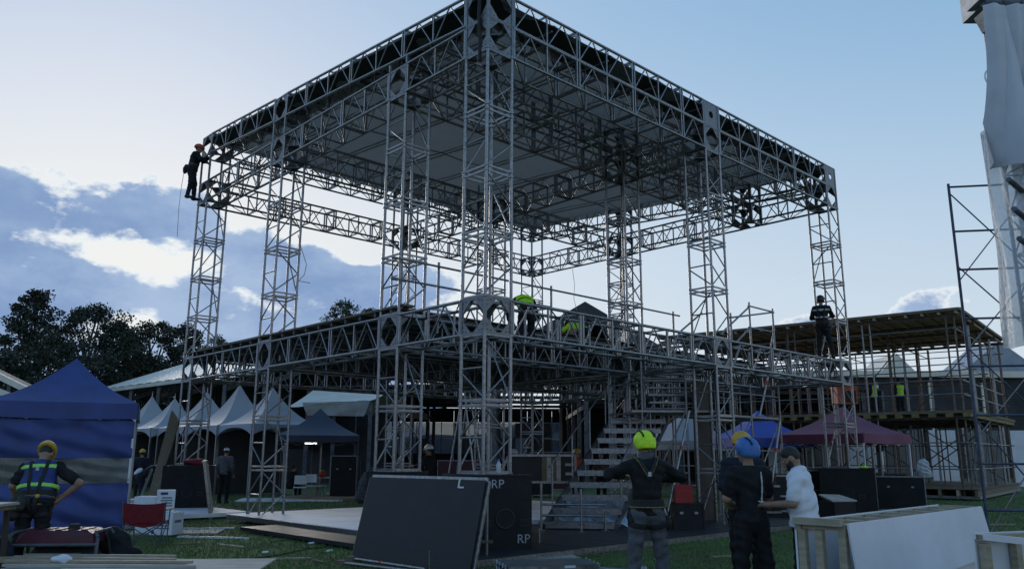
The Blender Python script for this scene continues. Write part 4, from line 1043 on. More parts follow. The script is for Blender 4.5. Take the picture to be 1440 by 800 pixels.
for k_, (px, py0, wd) in enumerate(((1275, 508, 12), (1425, 490, 16))):
    t = thing('far_roof', ('pale gable roof far beyond the scaffold building', 'dark gable roof far beyond the plastic wrapped tower', 'low far roof beyond the deck corner')[k_], 'building', tuple(G(px, 641, 0)) if 0 else (D(px, 640, 120).x, 120, 0))
    z_ = D(px, py0, 120).z
    MB().prism([(-wd / 3, 0, z_ - 3), (wd / 3, 0, z_ - 3), (0, 0, z_ + 1.2)], (0, 8, 0)).build('roof', 'white_roof' if k_ == 0 else 'grey_tent', t)
    MB().box((0, 4, (z_ - 3) / 2), (wd * .64, 8, z_ - 3)).build('wall', 'grey_tent', t)

# ------------------------------------------------------------------ frame scaffold and wrapped tower at the right edge
SC = G(1392, 765)
fs = thing('frame_scaffold', 'dark blue tube frame scaffold at the right edge', 'scaffold', (SC.x, SC.y, 0))
ex = Vector((.985, -.17, 0)); ey = Vector((.55, .835, 0))
def FS(a, b, z): return ex * a + ey * b + Vector((0, 0, z))
for a_ in (0, 1.55):
    for b2 in (0,): rod('standard', fs, FS(a_, b2, .02), FS(a_, b2, 7.12), .028, 'blue_steel')
for z_ in (.62, 1.48, 2.40, 3.35, 4.30, 5.30, 6.10, 7.05):
    for b2 in (0,): rod('transom', fs, FS(0, b2, z_), FS(1.55, b2, z_), .022, 'blue_steel')
for z0_, z1_ in ((6.9, 5.1), (5.35, 3.7), (3.7, 2.0), (2.3, .2)):
    for b2 in (.02,):
        rod('cross_brace', fs, FS(.02, b2, z0_), FS(1.5, b2, z1_), .014, 'blue_steel', 6); rod('cross_brace', fs, FS(.02, b2, z1_), FS(1.5, b2, z0_), .014, 'steel', 6)
for a_ in (0, 1.55):
    for b2 in (0,): slab('base_plate', fs, FS(a_, b2, .01), (.15, .15, .012), 'steel')
# speaker tower wrapped in plastic: truss mast, head block, cloth, sheet, pipes
WT = Vector((7.33, 11.2, 0)); wt = thing('wrapped_tower', 'truss mast wrapped in clear plastic with white cloth hung from its head', 'tower', WT)
m_ = MB()
for x in (.28, .78):
    for y in (0, .5): rod('chord', wt, (x, y, .03), (x, y, 8.3), .03, 'alu')
for i in range(13):
    z_ = .1 + i * .64
    f_ = MB()
    for a_, b2 in (((0, 0), (.5, 0)), ((.5, 0), (.5, .5)), ((.5, .5), (0, .5)), ((0, .5), (0, 0))):
        a_, b2 = (a_[0] + .28, a_[1]), (b2[0] + .28, b2[1]); f_.tube((*a_, z_), (*b2, z_), .016, 6); f_.tube((*a_, z_), (*b2, z_ + .6), .014, 6)
    f_.build('lacing', 'alu', wt)
hb = MB(); hb.box((.30, .2, 8.62), (.80, .5, .42)); hb.box((-.16, -.05, 8.58), (.10, .36, .30)); hb.tube((-.24, -.2, 8.52), (.9, -.2, 8.52), .05, 10); hb.tube((-.24, -.2, 8.70), (.9, -.2, 8.70), .05, 10);  hb.prism([(-.12, -.18, 8.30), (.30, -.18, 8.30), (.10, -.18, 8.0), (-.02, -.18, 8.05)], (0, .3, 0)); hb.build('head_block', 'alu_dark', wt)
for q in range(6): MB().tube((-.10 + .14 * q, -.17, 8.42 + .05 * (q % 2)), (-.10 + .14 * q, -.19, 8.42 + .05 * (q % 2)), .022, 8).build('bolt', 'bolt', wt)
def fn(u, v):   # hanging cloth, pleated, lower edge falling away
    z = 8.28 - (2.50 + .5 * u) * v; x = -.22 + 1.15 * u + .03 * math.sin(6 * v + 3 * u) * v
    fo = lambda a: 1 - 2 * abs(math.sin(a)) ** .7
    return (x - .12 * v * (1 - u), -.26 + .15 * fo(6.5 * (u - .25 * v) + 1.2) * (.35 + v) + .08 * fo(13 * (u + .12 * v)) * (.25 + .6 * v) + .012 * math.sin(41 * u + 5 * v) - .05 * math.sin(5 * u) + .10 * v * math.sin(9 * u + 1), z + .03 * math.sin(12 * u) * v)
MB().sheet(fn, 60, 26, .006).build('hanging_cloth', 'cloth_white', wt)
def fn(u, v):
    z = 6.5 - (3.3 + .08 * math.sin(9 * u)) * v; an = u * 5.2 + 2.2; r = .40 + .03 * math.sin(u * 40 + 2 * math.sin(v * 6)) + .05 * v * math.sin(7 * u + 8 * v)
    return (.22 + r * math.cos(an) * .93, .1 + r * math.sin(an), z)
MB().sheet(fn, 90, 20, .004).build('plastic_wrap', 'plastic', wt)
for k_, z_ in enumerate((5.42, 4.99, 4.56)):
    rod('pipe', wt, (-.35 + .02 * k_, -.55, z_), (1.1, .9 - .2, z_ - .18), .038, 'steel_dark', 12); rod('pipe', wt, (-.05 + .06 * k_, -.62, z_ + .0), (1.2, -.75, z_ + .12), .036, 'steel', 12)
MB().bar((.16, -.48, 3.9), (.10, -.46, 5.5), .07, .06, (0, 1, 0)).build('upright', 'steel', wt)
sp_ = MB()
for a_, b2 in (((-.30, -.62, 3.55), (-.32, -.62, 4.05)), ((-.32, -.62, 4.05), (.75, -.7, 4.12)), ((-.32, -.62, 4.05), (.05, -.2, 3.98))): sp_.bar(a_, b2, .05, .05)
sp_.build('timber_frame', 'timber', wt)
MB().box((.35, -.65, 3.86), (.7, .3, .16)).build('junction_box', 'leather', wt)
sp_ = MB(); sp_.prism([(-.32, -.75, 3.62), (.7, -.95, 3.40), (.9, -.75, 3.46), (-.1, -.5, 3.66)], (0, 0, .02)); sp_.build('tray', 'white_board', wt)
sp_ = MB()
for a_, b2 in (((-.3, -.74, 3.64), (0, -.70, 3.78)), ((0, -.7, 3.78), (.3, -.8, 3.6)), ((-.05, -.72, 3.76), (.02, -.75, 3.58))): sp_.bar(a_, b2, .03, .012)
sp_.build('tray_strap', 'helmet_white', wt)
cl_ = MB(); cl_.path([Vector((-.15 - .12 * math.sin(a_), -.2, 7.15 + .14 * math.cos(a_))) for a_ in np.linspace(.3, 2.9, 10)], .012, 6); cl_.build('plastic_loop', 'plastic', wt)
MB().box((.25, .25, .05), (1.3, 1.3, .1)).build('base', 'steel_dark', wt)

# ------------------------------------------------------------------ aluminium stairs and their scaffold
st = thing('scaffold_stairs', 'aluminium scaffold stair flight with open treads climbing to the deck', 'stairs', (1.5, 17.6, 0))
s0, s1 = Vector((.70, 17.2, .24)), Vector((2.55, 21.0, 2.50)); o_ = Vector((1.5, 17.6, 0)); wv = Vector((.99, -.13, 0)); NT = 10
for i in range(NT):
    c = s0.lerp(s1, i / (NT - 1)) - o_; wd_ = 1.42
    b_ = MB(); b_.bar(c, c + wv * wd_, .26, .05); b_.bar(c + Vector((0, -.12, -.05)), c + wv * wd_ + Vector((0, -.12, -.05)), .02, .09)
    for k_ in range(1, 8): q = c + wv * (wd_ * k_ / 8) + Vector((0, 0, .028)); b_.box(q, (.02, .22, .012))
    tr_ = b_.build('tread', 'alu', st)
    for f_ in (.02, .98): MB().tube(c + wv * (wd_ * f_) + Vector((0, .02, -.22)), c + wv * (wd_ * f_) + Vector((0, .02, -.02)), .02, 6).build('tread_support', 'steel', st)
for f_ in (-.03, 1.45):
    dd = (s1 - s0).normalized(); p0 = s0 - o_ + wv * f_ - dd * .25 + Vector((0, .1, -.12)); p1 = s1 - o_ + wv * f_ + dd * .2 + Vector((0, .1, -.12))
    MB().bar(p0, p1, .20, .045, wv).build('stringer', 'alu', st)
    for k_ in range(4):
        c = s0.lerp(s1, .12 + k_ * .28) - o_ + wv * f_ + Vector((0, .1, 0)); rod('baluster', st, c + Vector((0, 0, -.1)), c + Vector((0, 0, .95)), .018, 'alu')
    rod('handrail', st, s0.lerp(s1, .08) - o_ + wv * f_ + Vector((0, .1, .93)), s0.lerp(s1, 1.0) - o_ + wv * f_ + Vector((0, .1, .93)), .02, 'alu')
for k_, (x, y, h_) in enumerate(((.62, 16.95, 1.05), (1.40, 16.5, .95), (1.92, 16.85, .5))):
    rod('jack_post', st, Vector((x, y, .12)) - o_, Vector((x, y, h_)) - o_, .024, 'steel'); slab('jack_plate', st, Vector((x, y, .115)) - o_, (.15, .15, .015), 'rusty'); slab('jack_nut', st, Vector((x, y, .26)) - o_, (.14, .035, .035), 'rusty')
for z_ in (.40, .62): rod('bottom_ledger', st, Vector((.62, 16.95, z_)) - o_, Vector((1.92, 16.85, z_)) - o_, .024, 'steel')
# stair tower scaffold
ss = thing('stair_scaffold', 'ringlock scaffold tower with landing beside the stairs and middle tower', 'scaffold', (4.2, 20.5, 0)); o_ = Vector((4.2, 20.5, 0))
def XY(px, Y): q = D(px, 640, Y); return Vector((q.x, Y, 0)) - o_
posts = [XY(858, 20.6), XY(866, 22.4), XY(905, 19.6), XY(922, 21.2), XY(885, 22.2), XY(968, 19.5), XY(948, 21.5)]
for k_, p_ in enumerate(posts): rod('standard', ss, p_ + Vector((0, 0, .04)), p_ + Vector((0, 0, 4.25 if k_ != 4 else 3.6)), .026, 'steel')
for a_, b2, zs in ((0, 2, (1.2, 2.62, 3.35, 4.05)), (0, 1, (2.62, 3.6)), (2, 3, (1.2, 2.62, 3.4)), (2, 5, (1.9, 2.72, 3.45)), (1, 3, (2.62, 3.4)), (5, 6, (1.2, 2.7)), (3, 6, (2.7, 3.5))):
    for z_ in zs: rod('ledger', ss, posts[a_] + Vector((0, 0, z_)), posts[b2] + Vector((0, 0, z_)), .023, 'steel')
rod('diagonal_brace', ss, posts[0] + Vector((0, 0, 2.9)), posts[2] + Vector((.5, 0, 4.2)), .022, 'steel'); rod('diagonal_brace', ss, posts[2] + Vector((0, 0, .5)), posts[5] + Vector((0, 0, 2.7)), .022, 'steel')
for k_ in range(5): q = (posts[2] + posts[3]) / 2; slab('landing_plank', ss, q + Vector((.55, -.7 + k_ * .33, 2.66)), (2.2, .30, .05), 'steel')
for k_ in range(7): q = posts[5]; slab('tread', ss, q + Vector((-.15 - .0 * k_, .6 + k_ * .22, 2.9 + k_ * .2)), (1.3, .24, .045), 'steel')
# slanted raking props
def raker(label, px0, py0, Y0, px1, py1, Y1, collar=.62):
    a_, b2 = D(px0, py0, Y0), D(px1, py1, Y1); t = thing('steel_prop', label, 'prop', b2, 0, 'slanted adjustable steel props')
    a_ = a_ - b2; rod('tube', t, a_ * 0, a_, .026, 'alu'); m0 = a_ * collar; rod('collar', t, m0, m0 + a_.normalized() * .09, .036, 'red_mark')
    MB().box((0, 0, .01), (.14, .14, .02)).build('foot', 'steel', t)
raker('slanted steel prop with red collar right of the lime helmet rigger', 969, 578, 18.0, 938, 726, 17.4)
raker('slanted steel prop with red collar between blue helmet and white shirt', 1097, 590, 18.4, 1081, 712, 18.0)
raker('slanted steel prop under the deck right of the middle tower', 1080, 530, 18.7, 1068, 585, 18.6, .8)
# rails and tubes standing on the deck right of the middle tower
dk = thing('deck_scaffold', 'small scaffold frame with rails standing on the stage deck', 'scaffold', SW(8.9, 1.1, 0)); o_ = SW(8.9, 1.1, 0)
def DK(px, py, Y): return D(px, py, Y) - o_
for px0, pt, Y in ((1027, 440, 19.6), (1053, 425, 20.0), (1086, 434, 20.9)):
    top_ = DK(px0, pt, Y); rod('standard', dk, Vector((top_.x, top_.y, Z2 + .02)), top_, .026, 'steel'); MB().tube(top_ + Vector((0, 0, -.12)), top_ + Vector((0, 0, -.09)), .05, 8).build('rosette', 'steel', dk)
for a_, b2 in (((1024, 447, 19.6), (1088, 439, 20.9)), ((1053, 430, 20.0), (1088, 439, 20.9)), ((1053, 460, 20.0), (1088, 467, 20.9))): rod('ledger', dk, DK(*a_), DK(*b2), .022, 'steel')
for a_, b2 in (((1053, 432, 20.0), (1013, 470, 19.2)), ((1053, 462, 20.0), (1035, 482, 19.5)), ((1088, 467, 20.9), (1083, 492, 20.8)), ((987, 440, 19.0), (958, 465, 18.6))): rod('diagonal_brace', dk, DK(*a_), DK(*b2), .024, 'alu')

# ------------------------------------------------------------------ trees and far hills
def tree(label, px, Y, py, rx, seed, m='leaf_dark', n=2600, kind='round', base=.18, leaf=.30, group='trees beyond the field'):
    r = np.random.default_rng(seed); c = D(px, 640, Y); Hh = D(px, py, Y).z
    t = thing('tree', label, 'tree', (c.x, Y, 0), 0, group)
    tk = MB(); pts = [Vector((0, 0, 0))]
    for i in range(1, 7): pts.append(Vector((r.normal() * .15 * i ** .5, r.normal() * .15 * i ** .5, Hh * .93 * i / 6)))
    r0 = Hh * .018
    for i in range(6): tk.tube(pts[i], pts[i + 1], r0 * (1 - i / 6.5), 8, r0 * (1 - (i + 1) / 6.5), False)
    blobs = []
    nb = 58 if kind == 'round' else 64
    for i in range(nb):
        f = base + (1 - base) * (i + r.random()) / nb; f = min(f, .985)
        prof = math.sin(3.1416 * min(1, (f - base) / (1 - base) * .86 + .12)) ** .7 if kind == 'round' else (1.02 - (f - base) / (1 - base)) ** .8
        an = i * 2.4 + r.random(); rad = rx * prof * (.25 + .8 * r.random() ** .7)
        p_ = Vector((math.cos(an) * rad, math.sin(an) * rad, Hh * f - .3))
        br = rx * (.13 + .15 * r.random()) * (.6 + .5 * prof)
        blobs.append((p_, br)); s_ = pts[min(5, int(f * 5.2))]; mid = (s_ + p_) / 2 + Vector((0, 0, -.2))
        tk.tube(s_, mid, r0 * .32, 5, r0 * .22, False); tk.tube(mid, p_, r0 * .22, 5, r0 * .08, False)
    tk.build('trunk', 'bark', t)
    vs = []; fs = []; leaf *= .56
    for k_ in range(int(n * 2.4)):
        p_, br = blobs[r.integers(nb)]; d = r.normal(size=3); d /= np.linalg.norm(d) + 1e-9
        q = np.array(p_) + d * br * (r.random() ** .45) * np.array((1, 1, .62 if kind == 'round' else .42)) + r.normal(size=3) * .12
        a = r.normal(size=3); a /= np.linalg.norm(a); b2 = np.cross(a, r.normal(size=3)); b2 /= np.linalg.norm(b2) + 1e-9
        L_, W2 = leaf * (.6 + .8 * r.random()), leaf * .38 * (.6 + .8 * r.random()); i = len(vs)
        vs += [tuple(q - a * L_ * .5), tuple(q + b2 * W2), tuple(q + a * L_ * .5), tuple(q - b2 * W2)]; fs.append((i, i + 1, i + 2, i + 3))
    b_ = MB(); b_.v = vs; b_.f = fs; b_.sm = [False] * len(fs); b_.build('crown', m, t)
    return t
tree('tallest dark conifer at the edge above the blue tent', 22, 66, 405, 6.2, 1, n=6000, kind='cone', leaf=.42)
tree('dark broad tree right of the tall conifer, behind the tent peak', 108, 70, 428, 6.0, 2, n=6000, leaf=.42)
tree('dark spreading tree behind the right slope of the blue tent', 152, 66, 452, 4.4, 3, n=4500, leaf=.40)
tree('dark tree with lobed crown rising above the shelter roof', 204, 70, 450, 4.4, 4, n=5000, leaf=.40)
tree('dark tree beside the far left corner tower', 248, 72, 455, 4.0, 5, n=4500, leaf=.40)
tree('lower bushy tree between the conifer and the blue tent', 62, 60, 470, 5.2, 6, n=4500, leaf=.42, base=.05)
tree('small tree showing between the two left towers', 293, 84, 470, 3.6, 7, 'leaf_mid', n=2500, leaf=.36)
tree('isolated light green tree above the deck between towers', 473, 92, 421, 3.4, 8, 'leaf_mid', n=2600, leaf=.38, base=.55)
tree('smaller light green tree just right of the isolated one', 511, 92, 431, 3.0, 9, 'leaf_mid', n=2000, leaf=.38, base=.55)
tree('low dark tree filling the gap under the shelter roof', 180, 74, 500, 6.0, 10, n=4000, leaf=.45, base=.02)
tree('low dark tree behind the blue tent at the edge', -10, 58, 500, 6.0, 11, n=4000, leaf=.45, base=.02)
tree('low dark tree behind the pagoda tents', 250, 80, 505, 6.5, 12, n=3500, leaf=.45, base=.02)
hb = MB()
def hf(u, v):
    x = -520 + 1040 * u; return (x, 420 + 60 * v, (-6 + (19 + 7 * math.sin(x * .013 + 1) + 4 * math.sin(x * .031) + 2 * math.sin(x * .09)) * math.sin(3.1416 * v * .5 + .05)))
hb.grid(hf, 120, 6).build('hills', 'hills'); tag(bpy.data.objects['hills'], kind='structure')

# ------------------------------------------------------------------ floors lying on the grass
t = thing('stage_ground_floor', 'low black stage floor with metal edge under the stairs', 'platform', SW(2, 1.2, 0), SROT)
for i in range(9):
    for j in range(3):
        slab('floor_panel', t, (-2.6 + i * 1.23, -1.0 + j * 2.45, .075 + .003 * random.random()), (1.215, 2.43, .07), 'black_ply')
MB().bar((-3.25, -2.27, .055), (8.5, -2.27, .055), .04, .10).build('edge_rail', 'alu', t)
for i in range(10): MB().tube((-3.1 + i * 1.23, -2.1, 0), (-3.1 + i * 1.23, -2.1, .05), .03, 8).build('foot', 'steel', t)
t = thing('pale_stage_deck', 'pale grey stage deck panels laid flat inside the left towers', 'platform', SW(0, 6, 0), SROT)
for i in range(5):
    for j in range(4):
        slab('deck_panel', t, (.95 + j * 2.45 + .0, -2.6 + i * 1.23, .15 + .006 * random.random()), (2.43, 1.215, .09), 'pale_deck')
        if i % 2 == 0 and j < 3:
            for q in (-1, 1): slab('bearer', t, (.95 + j * 2.45 + q * .9, -2.6 + i * 1.23, .055), (.1, .5, .10), 'steel_dark')
slab('edge_rail', t, (-.3, -.1, .135), (.05, 6.2, .11), 'alu')
for i in range(5): slab('deck_panel', t, (.95 - 2.0 + .6, 4.6 + i * 1.23, .10), (2.43, 1.215, .09), 'pale_deck')
def board(label, px, py, w, d, h, rz, m, z=0., group=None, name='plywood_sheet', n=1, cat='board'):
    q = G(px, py, z); t = thing(name, label, cat, (q.x, q.y, z), rz, group)
    for i in range(n): slab('sheet' if n > 1 else 'board', t, (random.uniform(-.05, .05) * (i > 0), random.uniform(-.05, .05) * (i > 0), h / 2 + i * (h + .003)), (w, d, h), m, random.uniform(-.05, .05) * (i > 0))
    return t
board('grey stage deck panel lying on grass in front of the pale deck', 470, 752, 2.44, 1.0, .10, SROT + R(90), 'grey_deck', name='spare_deck_panel')
board('pale plywood sheet on the ground before the dark tent', 410, 703, 3.6, 2.0, .04, R(10), 'pale_deck')
board('brown plywood sheets fanned out before the dark tent', 468, 702, 3.0, 1.6, .04, R(-14), 'plywood', n=3)
board('grey plywood sheet half under the white decks', 500, 697, 2.2, 1.3, .05, R(20), 'ply_grey', n=2)
board('thin plywood sheet under the white cartons', 243, 749, 1.9, .8, .03, R(10), 'ply_grey')
board('white foam board lying on grass behind the leaning deck panel', 347, 692, 1.1, .8, .03, R(30), 'carton')
board('pale board and cable on the grass beside the cartons', 290, 727, 1.0, .45, .03, R(15), 'pale_deck')
board('plywood pad under the near ballast box', 700, 785, 2.5, 1.4, .035, R(12), 'ply_grey')
for k_, (px, py, L, rz, lb) in enumerate(((290, 744, 1.15, 12, 'short white aluminium strip lying on the grass'), (300, 757, 1.5, -10, 'long white aluminium strip lying on the grass'))):
    q = G(px, py); t = thing('metal_strip', lb, 'metal strip', (q.x, q.y, 0), R(rz)); MB().box((0, 0, .02), (L, .07, .03)).build('strip', 'cloth_white', t); MB().box((0, 0, .037), (L, .02, .012)).build('rib', 'alu', t)
for k_, (px, py) in enumerate(((437, 765), (345, 792), (372, 778), (462, 776))):
    q = G(px, py); t = blob('litter', None, 'carton', [('e', (0, 0, .02), (.05, .035, .022)), ('c', (.02, .02, .02), (.05, .0, .03), .015, .02)], res=.012, k=.02); t.location = (q.x, q.y, 0); tag(t, 'small scrap of white litter lying on the grass', 'litter', 'scraps of white litter on the grass')

OFC = ('short timber offcut on grass just beside the red camp chair', 'timber offcut on grass beyond the board pile end', 'short offcut on grass before the third tower base', 'timber offcut on grass beside the snaking cable', 'short offcut on grass beside the leaning black board', 'timber offcut on grass between the lime helmet rigger and blue helmet man', 'long thin batten on grass behind the blue helmet man', 'timber offcut on grass beside the blue frame scaffold foot', 'timber offcut on grass before the scaffold building base')
for k_, (px, py, L, rz_) in enumerate(((262, 765, .5, 20), (325, 768, .7, -35), (392, 760, .4, 60), (410, 786, .6, 10), (448, 790, .35, -50), (1020, 783, .5, 15), (1060, 772, .9, -5), (1405, 738, .8, 5), (1422, 712, .6, -20))):
    q = G(px, py); t = thing('timber_offcut', OFC[k_], 'offcut', (q.x, q.y, 0), R(rz_), 'timber offcuts on the grass'); MB().box((0, 0, .014), (L, .06, .026)).build('batten', 'timber' if k_ % 2 else 'plank', t)
cb = MB(); pts = [G(x, y, .012) for x, y in ((330, 800), (352, 785), (395, 779), (430, 771), (468, 768), (488, 760))]
tag(cb.path(pts, .014, 6).build('ground_cable', 'cable'), 'black cable snaking over the grass towards the pale deck', 'cable')
# ------------------------------------------------------------------ left foreground
# plank leaning on the far left tower
pb, ptop = G(211, 712), D(247, 585, 21.2)
t = thing('leaning_plank', 'long brown timber plank leaning on the far left tower', 'plank', (pb.x, pb.y, 0)); MB().bar((0, 0, .02), ptop - pb, .36, .045, (.2, -1, .3)).build('board', 'plank', t)
MB().bar((-.35, -.1, .02), (ptop - pb) * .45 + Vector((-.25, 0, 0)), .06, .05, (.2, -1, .3)).build('support_tube', 'alu', t)
# leaning deck panel and small things by the left ballast box
q = G(300, 727); t = thing('leaning_deck_panel', 'grey edged stage deck panel standing against the left ballast box', 'deck panel', (q.x, q.y, 0), R(108))
MB().prism([(-.6, 0, 0), (.6, 0, 0), (.6, .26, 1.38), (-.6, .26, 1.38)], (0, .08, .0)).build('panel', 'ply_grey', t); MB().bar((-.62, .04, 0), (-.62, .30, 1.4), .06, .10, (1, 0, 0)).build('edge_rail', 'alu', t); MB().bar((-.62, .32, 1.41), (.62, .32, 1.41), .09, .05).build('top_rail', 'alu', t)
cc = SW(W_ / 2, LA[3] + W_ / 2)
t = blob('red_bag', None, 'red_cloth', [('e', (0, 0, .09), (.30, .20, .09)), ('e', (.2, .05, .07), (.2, .16, .07))], res=.03, k=.08, wrinkle=.015); t.location = (cc.x + .3, cc.y - .45, 1.29); tag(t, 'crumpled red bag on top of the left ballast box', 'bag')
# white cartons
def carton(label, px, Y, z, rz, d=(.42, .36, .40), printd=True):
    q = D(px, 640, Y); t = thing('carton', label, 'carton', (q.x, Y, z), rz, 'white cartons stacked on the grass')
    x, y, h = d
    MB().box((0, 0, h / 2), d).build('body', 'carton', t)
    for s_ in (-1, 1): MB().box((s_ * x * .02, 0, h + .004), (x * .96, y * .47, .006)).build('flap', 'carton', t) if s_ > 0 else None
    if printd:
        for k_ in range(4): slab('print', t, (.02, -y / 2 - .001, h * (.30 + .12 * k_)), (x * (.66 - .1 * (k_ % 2)), .002, .028), 'print_grey')
        slab('print', t, (-x * .1, -y / 2 - .0015, h * .86), (x * .4, .003, .05), 'print_blue'); slab('print', t, (-x * .34, -y / 2 - .0015, h * .12), (.06, .003, .06), 'print_blue')
        slab('print', t, (x / 2 + .0015, 0, h * .6), (.003, y * .6, .05), 'print_grey')
    return t
carton('lower white carton, the largest, with blue print in the stack', 243, 16.6, .035, R(-8), (.48, .40, .42))
carton('upper white carton with open flap on top of the stack', 239, 16.62, .463, R(22), (.34, .32, .42))
carton('lower white carton behind the red chair', 219, 17.0, .035, R(4), (.42, .36, .40), False)
carton('upper white carton behind the red chair', 216, 17.0, .44, R(-5), (.46, .34, .30), False)
carton('small white carton beside the tent pole', 190, 18.2, .0, R(10), (.42, .36, .52), False)
carton('small white carton on the ground behind the blue tent wall edge', 196, 20.4, .0, R(0), (.6, .36, .5), False)
# red folding camp chair
q = G(204, 768); ch = thing('camp_chair', 'red folding camp chair seen from behind on the grass', 'chair', (q.x, q.y, 0), R(8))
def fn(u, v): return (-.36 + .72 * u, -.24 + .04 * math.sin(3.14 * u) - .05 * v, .40 + .36 * v * (1 - .0 * u) - .07 * (1 - v) * (1 - abs(2 * u - 1)) - .03 * math.sin(3.14 * u) * v)
MB().sheet(fn, 14, 8, .012).build('backrest', 'red_cloth', ch)
def fn(u, v): return (-.28 + .56 * u, -.22 + .46 * v, .42 - .08 * math.sin(3.14 * u) * math.sin(3.14 * v))
MB().sheet(fn, 10, 10, .012).build('seat', 'red_cloth', ch)
for a_, b2 in (((-.36, -.28, .78), (-.30, -.24, .02)), ((.36, -.28, .78), (.30, -.24, .02)), ((-.30, .26, .62), (-.28, .26, .02)), ((.30, .26, .62), (.28, .26, .02))): rod('leg', ch, b2, a_, .011, 'steel_dark')
for a_, b2 in (((-.3, -.24, .05), (.3, -.24, .42)), ((.3, -.24, .05), (-.3, -.24, .42)), ((-.29, -.24, .05), (-.28, .26, .42)), ((.29, -.24, .05), (.28, .26, .42)), ((-.28, .26, .05), (.28, .26, .42)), ((.28, .26, .05), (-.28, .26, .42))): rod('cross_strut', ch, a_, b2, .009, 'steel_dark')
for sg in (-1, 1): MB().box((sg * .34, .02, .63), (.08, .54, .012)).build('armrest', 'red_cloth', ch)
# board pile with sheets and battens, generator, backpack, table
pl = thing('board_pile', 'low pile of plywood sheets and battens before the stooping worker', 'board pile', (-4.7, 9.95, 0), R(-4))
for k_ in range(8): slab('sheet', pl, (random.uniform(-.15, .2), random.uniform(-.05, .05), .17 + k_ * .0185), (2.44, 1.22, .018), 'ply_grey' if k_ % 3 else 'plywood', random.uniform(-.06, .06))
slab('sheet', pl, (.75, -.14, .328), (2.2, 1.1, .018), 'ply_grey', R(9))
for k_, (y, L, x0, rz_) in enumerate(((-.12, 3.0, -.6, 3), (-.20, 2.8, -.4, 3.5), (-.42, 2.2, .05, 3), (.35, 1.9, -.4, 2), (.28, 1.8, -.9, 4), (.05, 2.4, -.5, 1.5))): slab('batten', pl, (x0, y, .355 + .014 * (k_ % 2)), (L, .055, .03), 'timber' if k_ % 2 else 'ply_grey', R(rz_))
for x in (-1., 0, 1.): slab('bearer', pl, (x, 0, .08), (.12, 1.1, .158), 'plank')
q = D(80, 640, 10.35); gn = thing('generator', 'red topped portable generator with black tube frame on the board pile', 'generator', (q.x - .02, 10.75, .06), R(8))
gn.scale = (1.28, 1.2, 1.28)
zb = .055
for sg in (-1, 1):
    pts = [Vector((sg * .40, -.24, zb)), Vector((sg * .41, -.24, zb + .34)), Vector((sg * .38, -.22, zb + .385)), Vector((sg * .38, .22, zb + .385)), Vector((sg * .41, .24, zb + .34)), Vector((sg * .40, .24, zb))]
    MB().path(pts, .018, 8).build('frame_hoop', 'steel_dark', gn)
for y in (-.24, .24):
    for z_ in (zb + .02, zb + .27): MB().tube((-.40, y, z_), (.40, y, z_), .016, 8).build('frame_rail', 'steel_dark', gn)
tk_ = MB(); tk_.prism([(-.36, -.2, zb + .28), (.36, -.2, zb + .28), (.34, -.19, zb + .37), (.28, -.16, zb + .40), (-.28, -.16, zb + .40), (-.34, -.19, zb + .37)], (0, .4, 0)); tank = tk_.build('fuel_tank', 'red_paint', gn)
for k_ in range(5): slab('tank_rib', tank, (-.24 + k_ * .12, 0, zb + .404), (.05, .30, .012), 'red_paint')
MB().lathe((.1, 0, zb + .40), [(.0, .05), (.05, .05), (.055, 0)], 12).build('fuel_cap', 'rubber', gn)
blob('engine', gn, 'rubber', [('e', (-.1, 0, zb + .13), (.2, .16, .13)), ('c', (.1, 0, zb + .12), (.28, 0, zb + .12), .11, .11)], res=.02, k=.04)
MB().box((.0, -.2, zb + .12), (.5, .03, .14)).build('control_panel', 'steel_dark', gn)
for sg in (-1, 1): MB().box((sg * .3, 0, zb / 2 - .025), (.1, .45, zb + .04)).build('skid', 'plank', gn)
q = D(172, 640, 11.2); t = thing('backpack', 'large black backpack slumped at the end of the board pile', 'backpack', (q.x, 11.2, -.22), R(-10)); t.scale = (1.15, 1.1, 1.1)
blob('body', t, 'black_cloth', [('e', (0, 0, .58), (.20, .15, .20)), ('e', (-.12, .0, .50), (.16, .15, .16)), ('e', (.18, -.03, .46), (.16, .13, .10)), ('c', (-.2, 0, .44), (.25, 0, .42), .10, .09)], res=.016, k=.10, wrinkle=.010)
MB().path([Vector((-.05, -.14, .74)), Vector((.06, -.19, .66)), Vector((.10, -.19, .5)), Vector((.22, -.16, .44))], .018, 6).build('strap', 'webbing', t)
MB().box((0, 0, .27), (.7, .5, .14)).build('crate_under', 'steel_dark', t)
q = Vector((-6.48, 9.8, 0)); t = thing('work_table', 'small wooden work table at the edge of the board pile', 'table', (q.x, 9.8, 0), R(6))
MB().box((0, 0, 1.0), (.95, .6, .03)).build('top', 'ply_grey', t); MB().box((0, 0, .957), (.9, .55, .05)).build('apron', 'plank', t)
for sx in (-1, 1):
    for sy in (-1, 1): MB().bar((sx * .40, sy * .25, 0), (sx * .37, sy * .23, .95), .05, .05, (1, 0, 0)).build('leg', 'brown_board', t)
t2 = thing('level_bar', 'thin metal bar lying on the work table', 'bar', (q.x + .05, 9.8, 1.016), R(4)); MB().box((0, 0, .012), (.6, .04, .022)).build('bar', 'alu', t2); MB().box((0, 0, .024), (.1, .02, .006)).build('vial', 'lime', t2)
q = D(5, 640, 10.2); t = blob('tool_bag', None, 'navy_cloth', [('e', (0, 0, .62), (.22, .16, .14)), ('c', (-.15, 0, .55), (.15, 0, .52), .12, .12)], res=.02, k=.08, wrinkle=.008); t.location = (q.x, 10.2, -.15); tag(t, 'dark tool bag under the work table on the boards', 'bag')
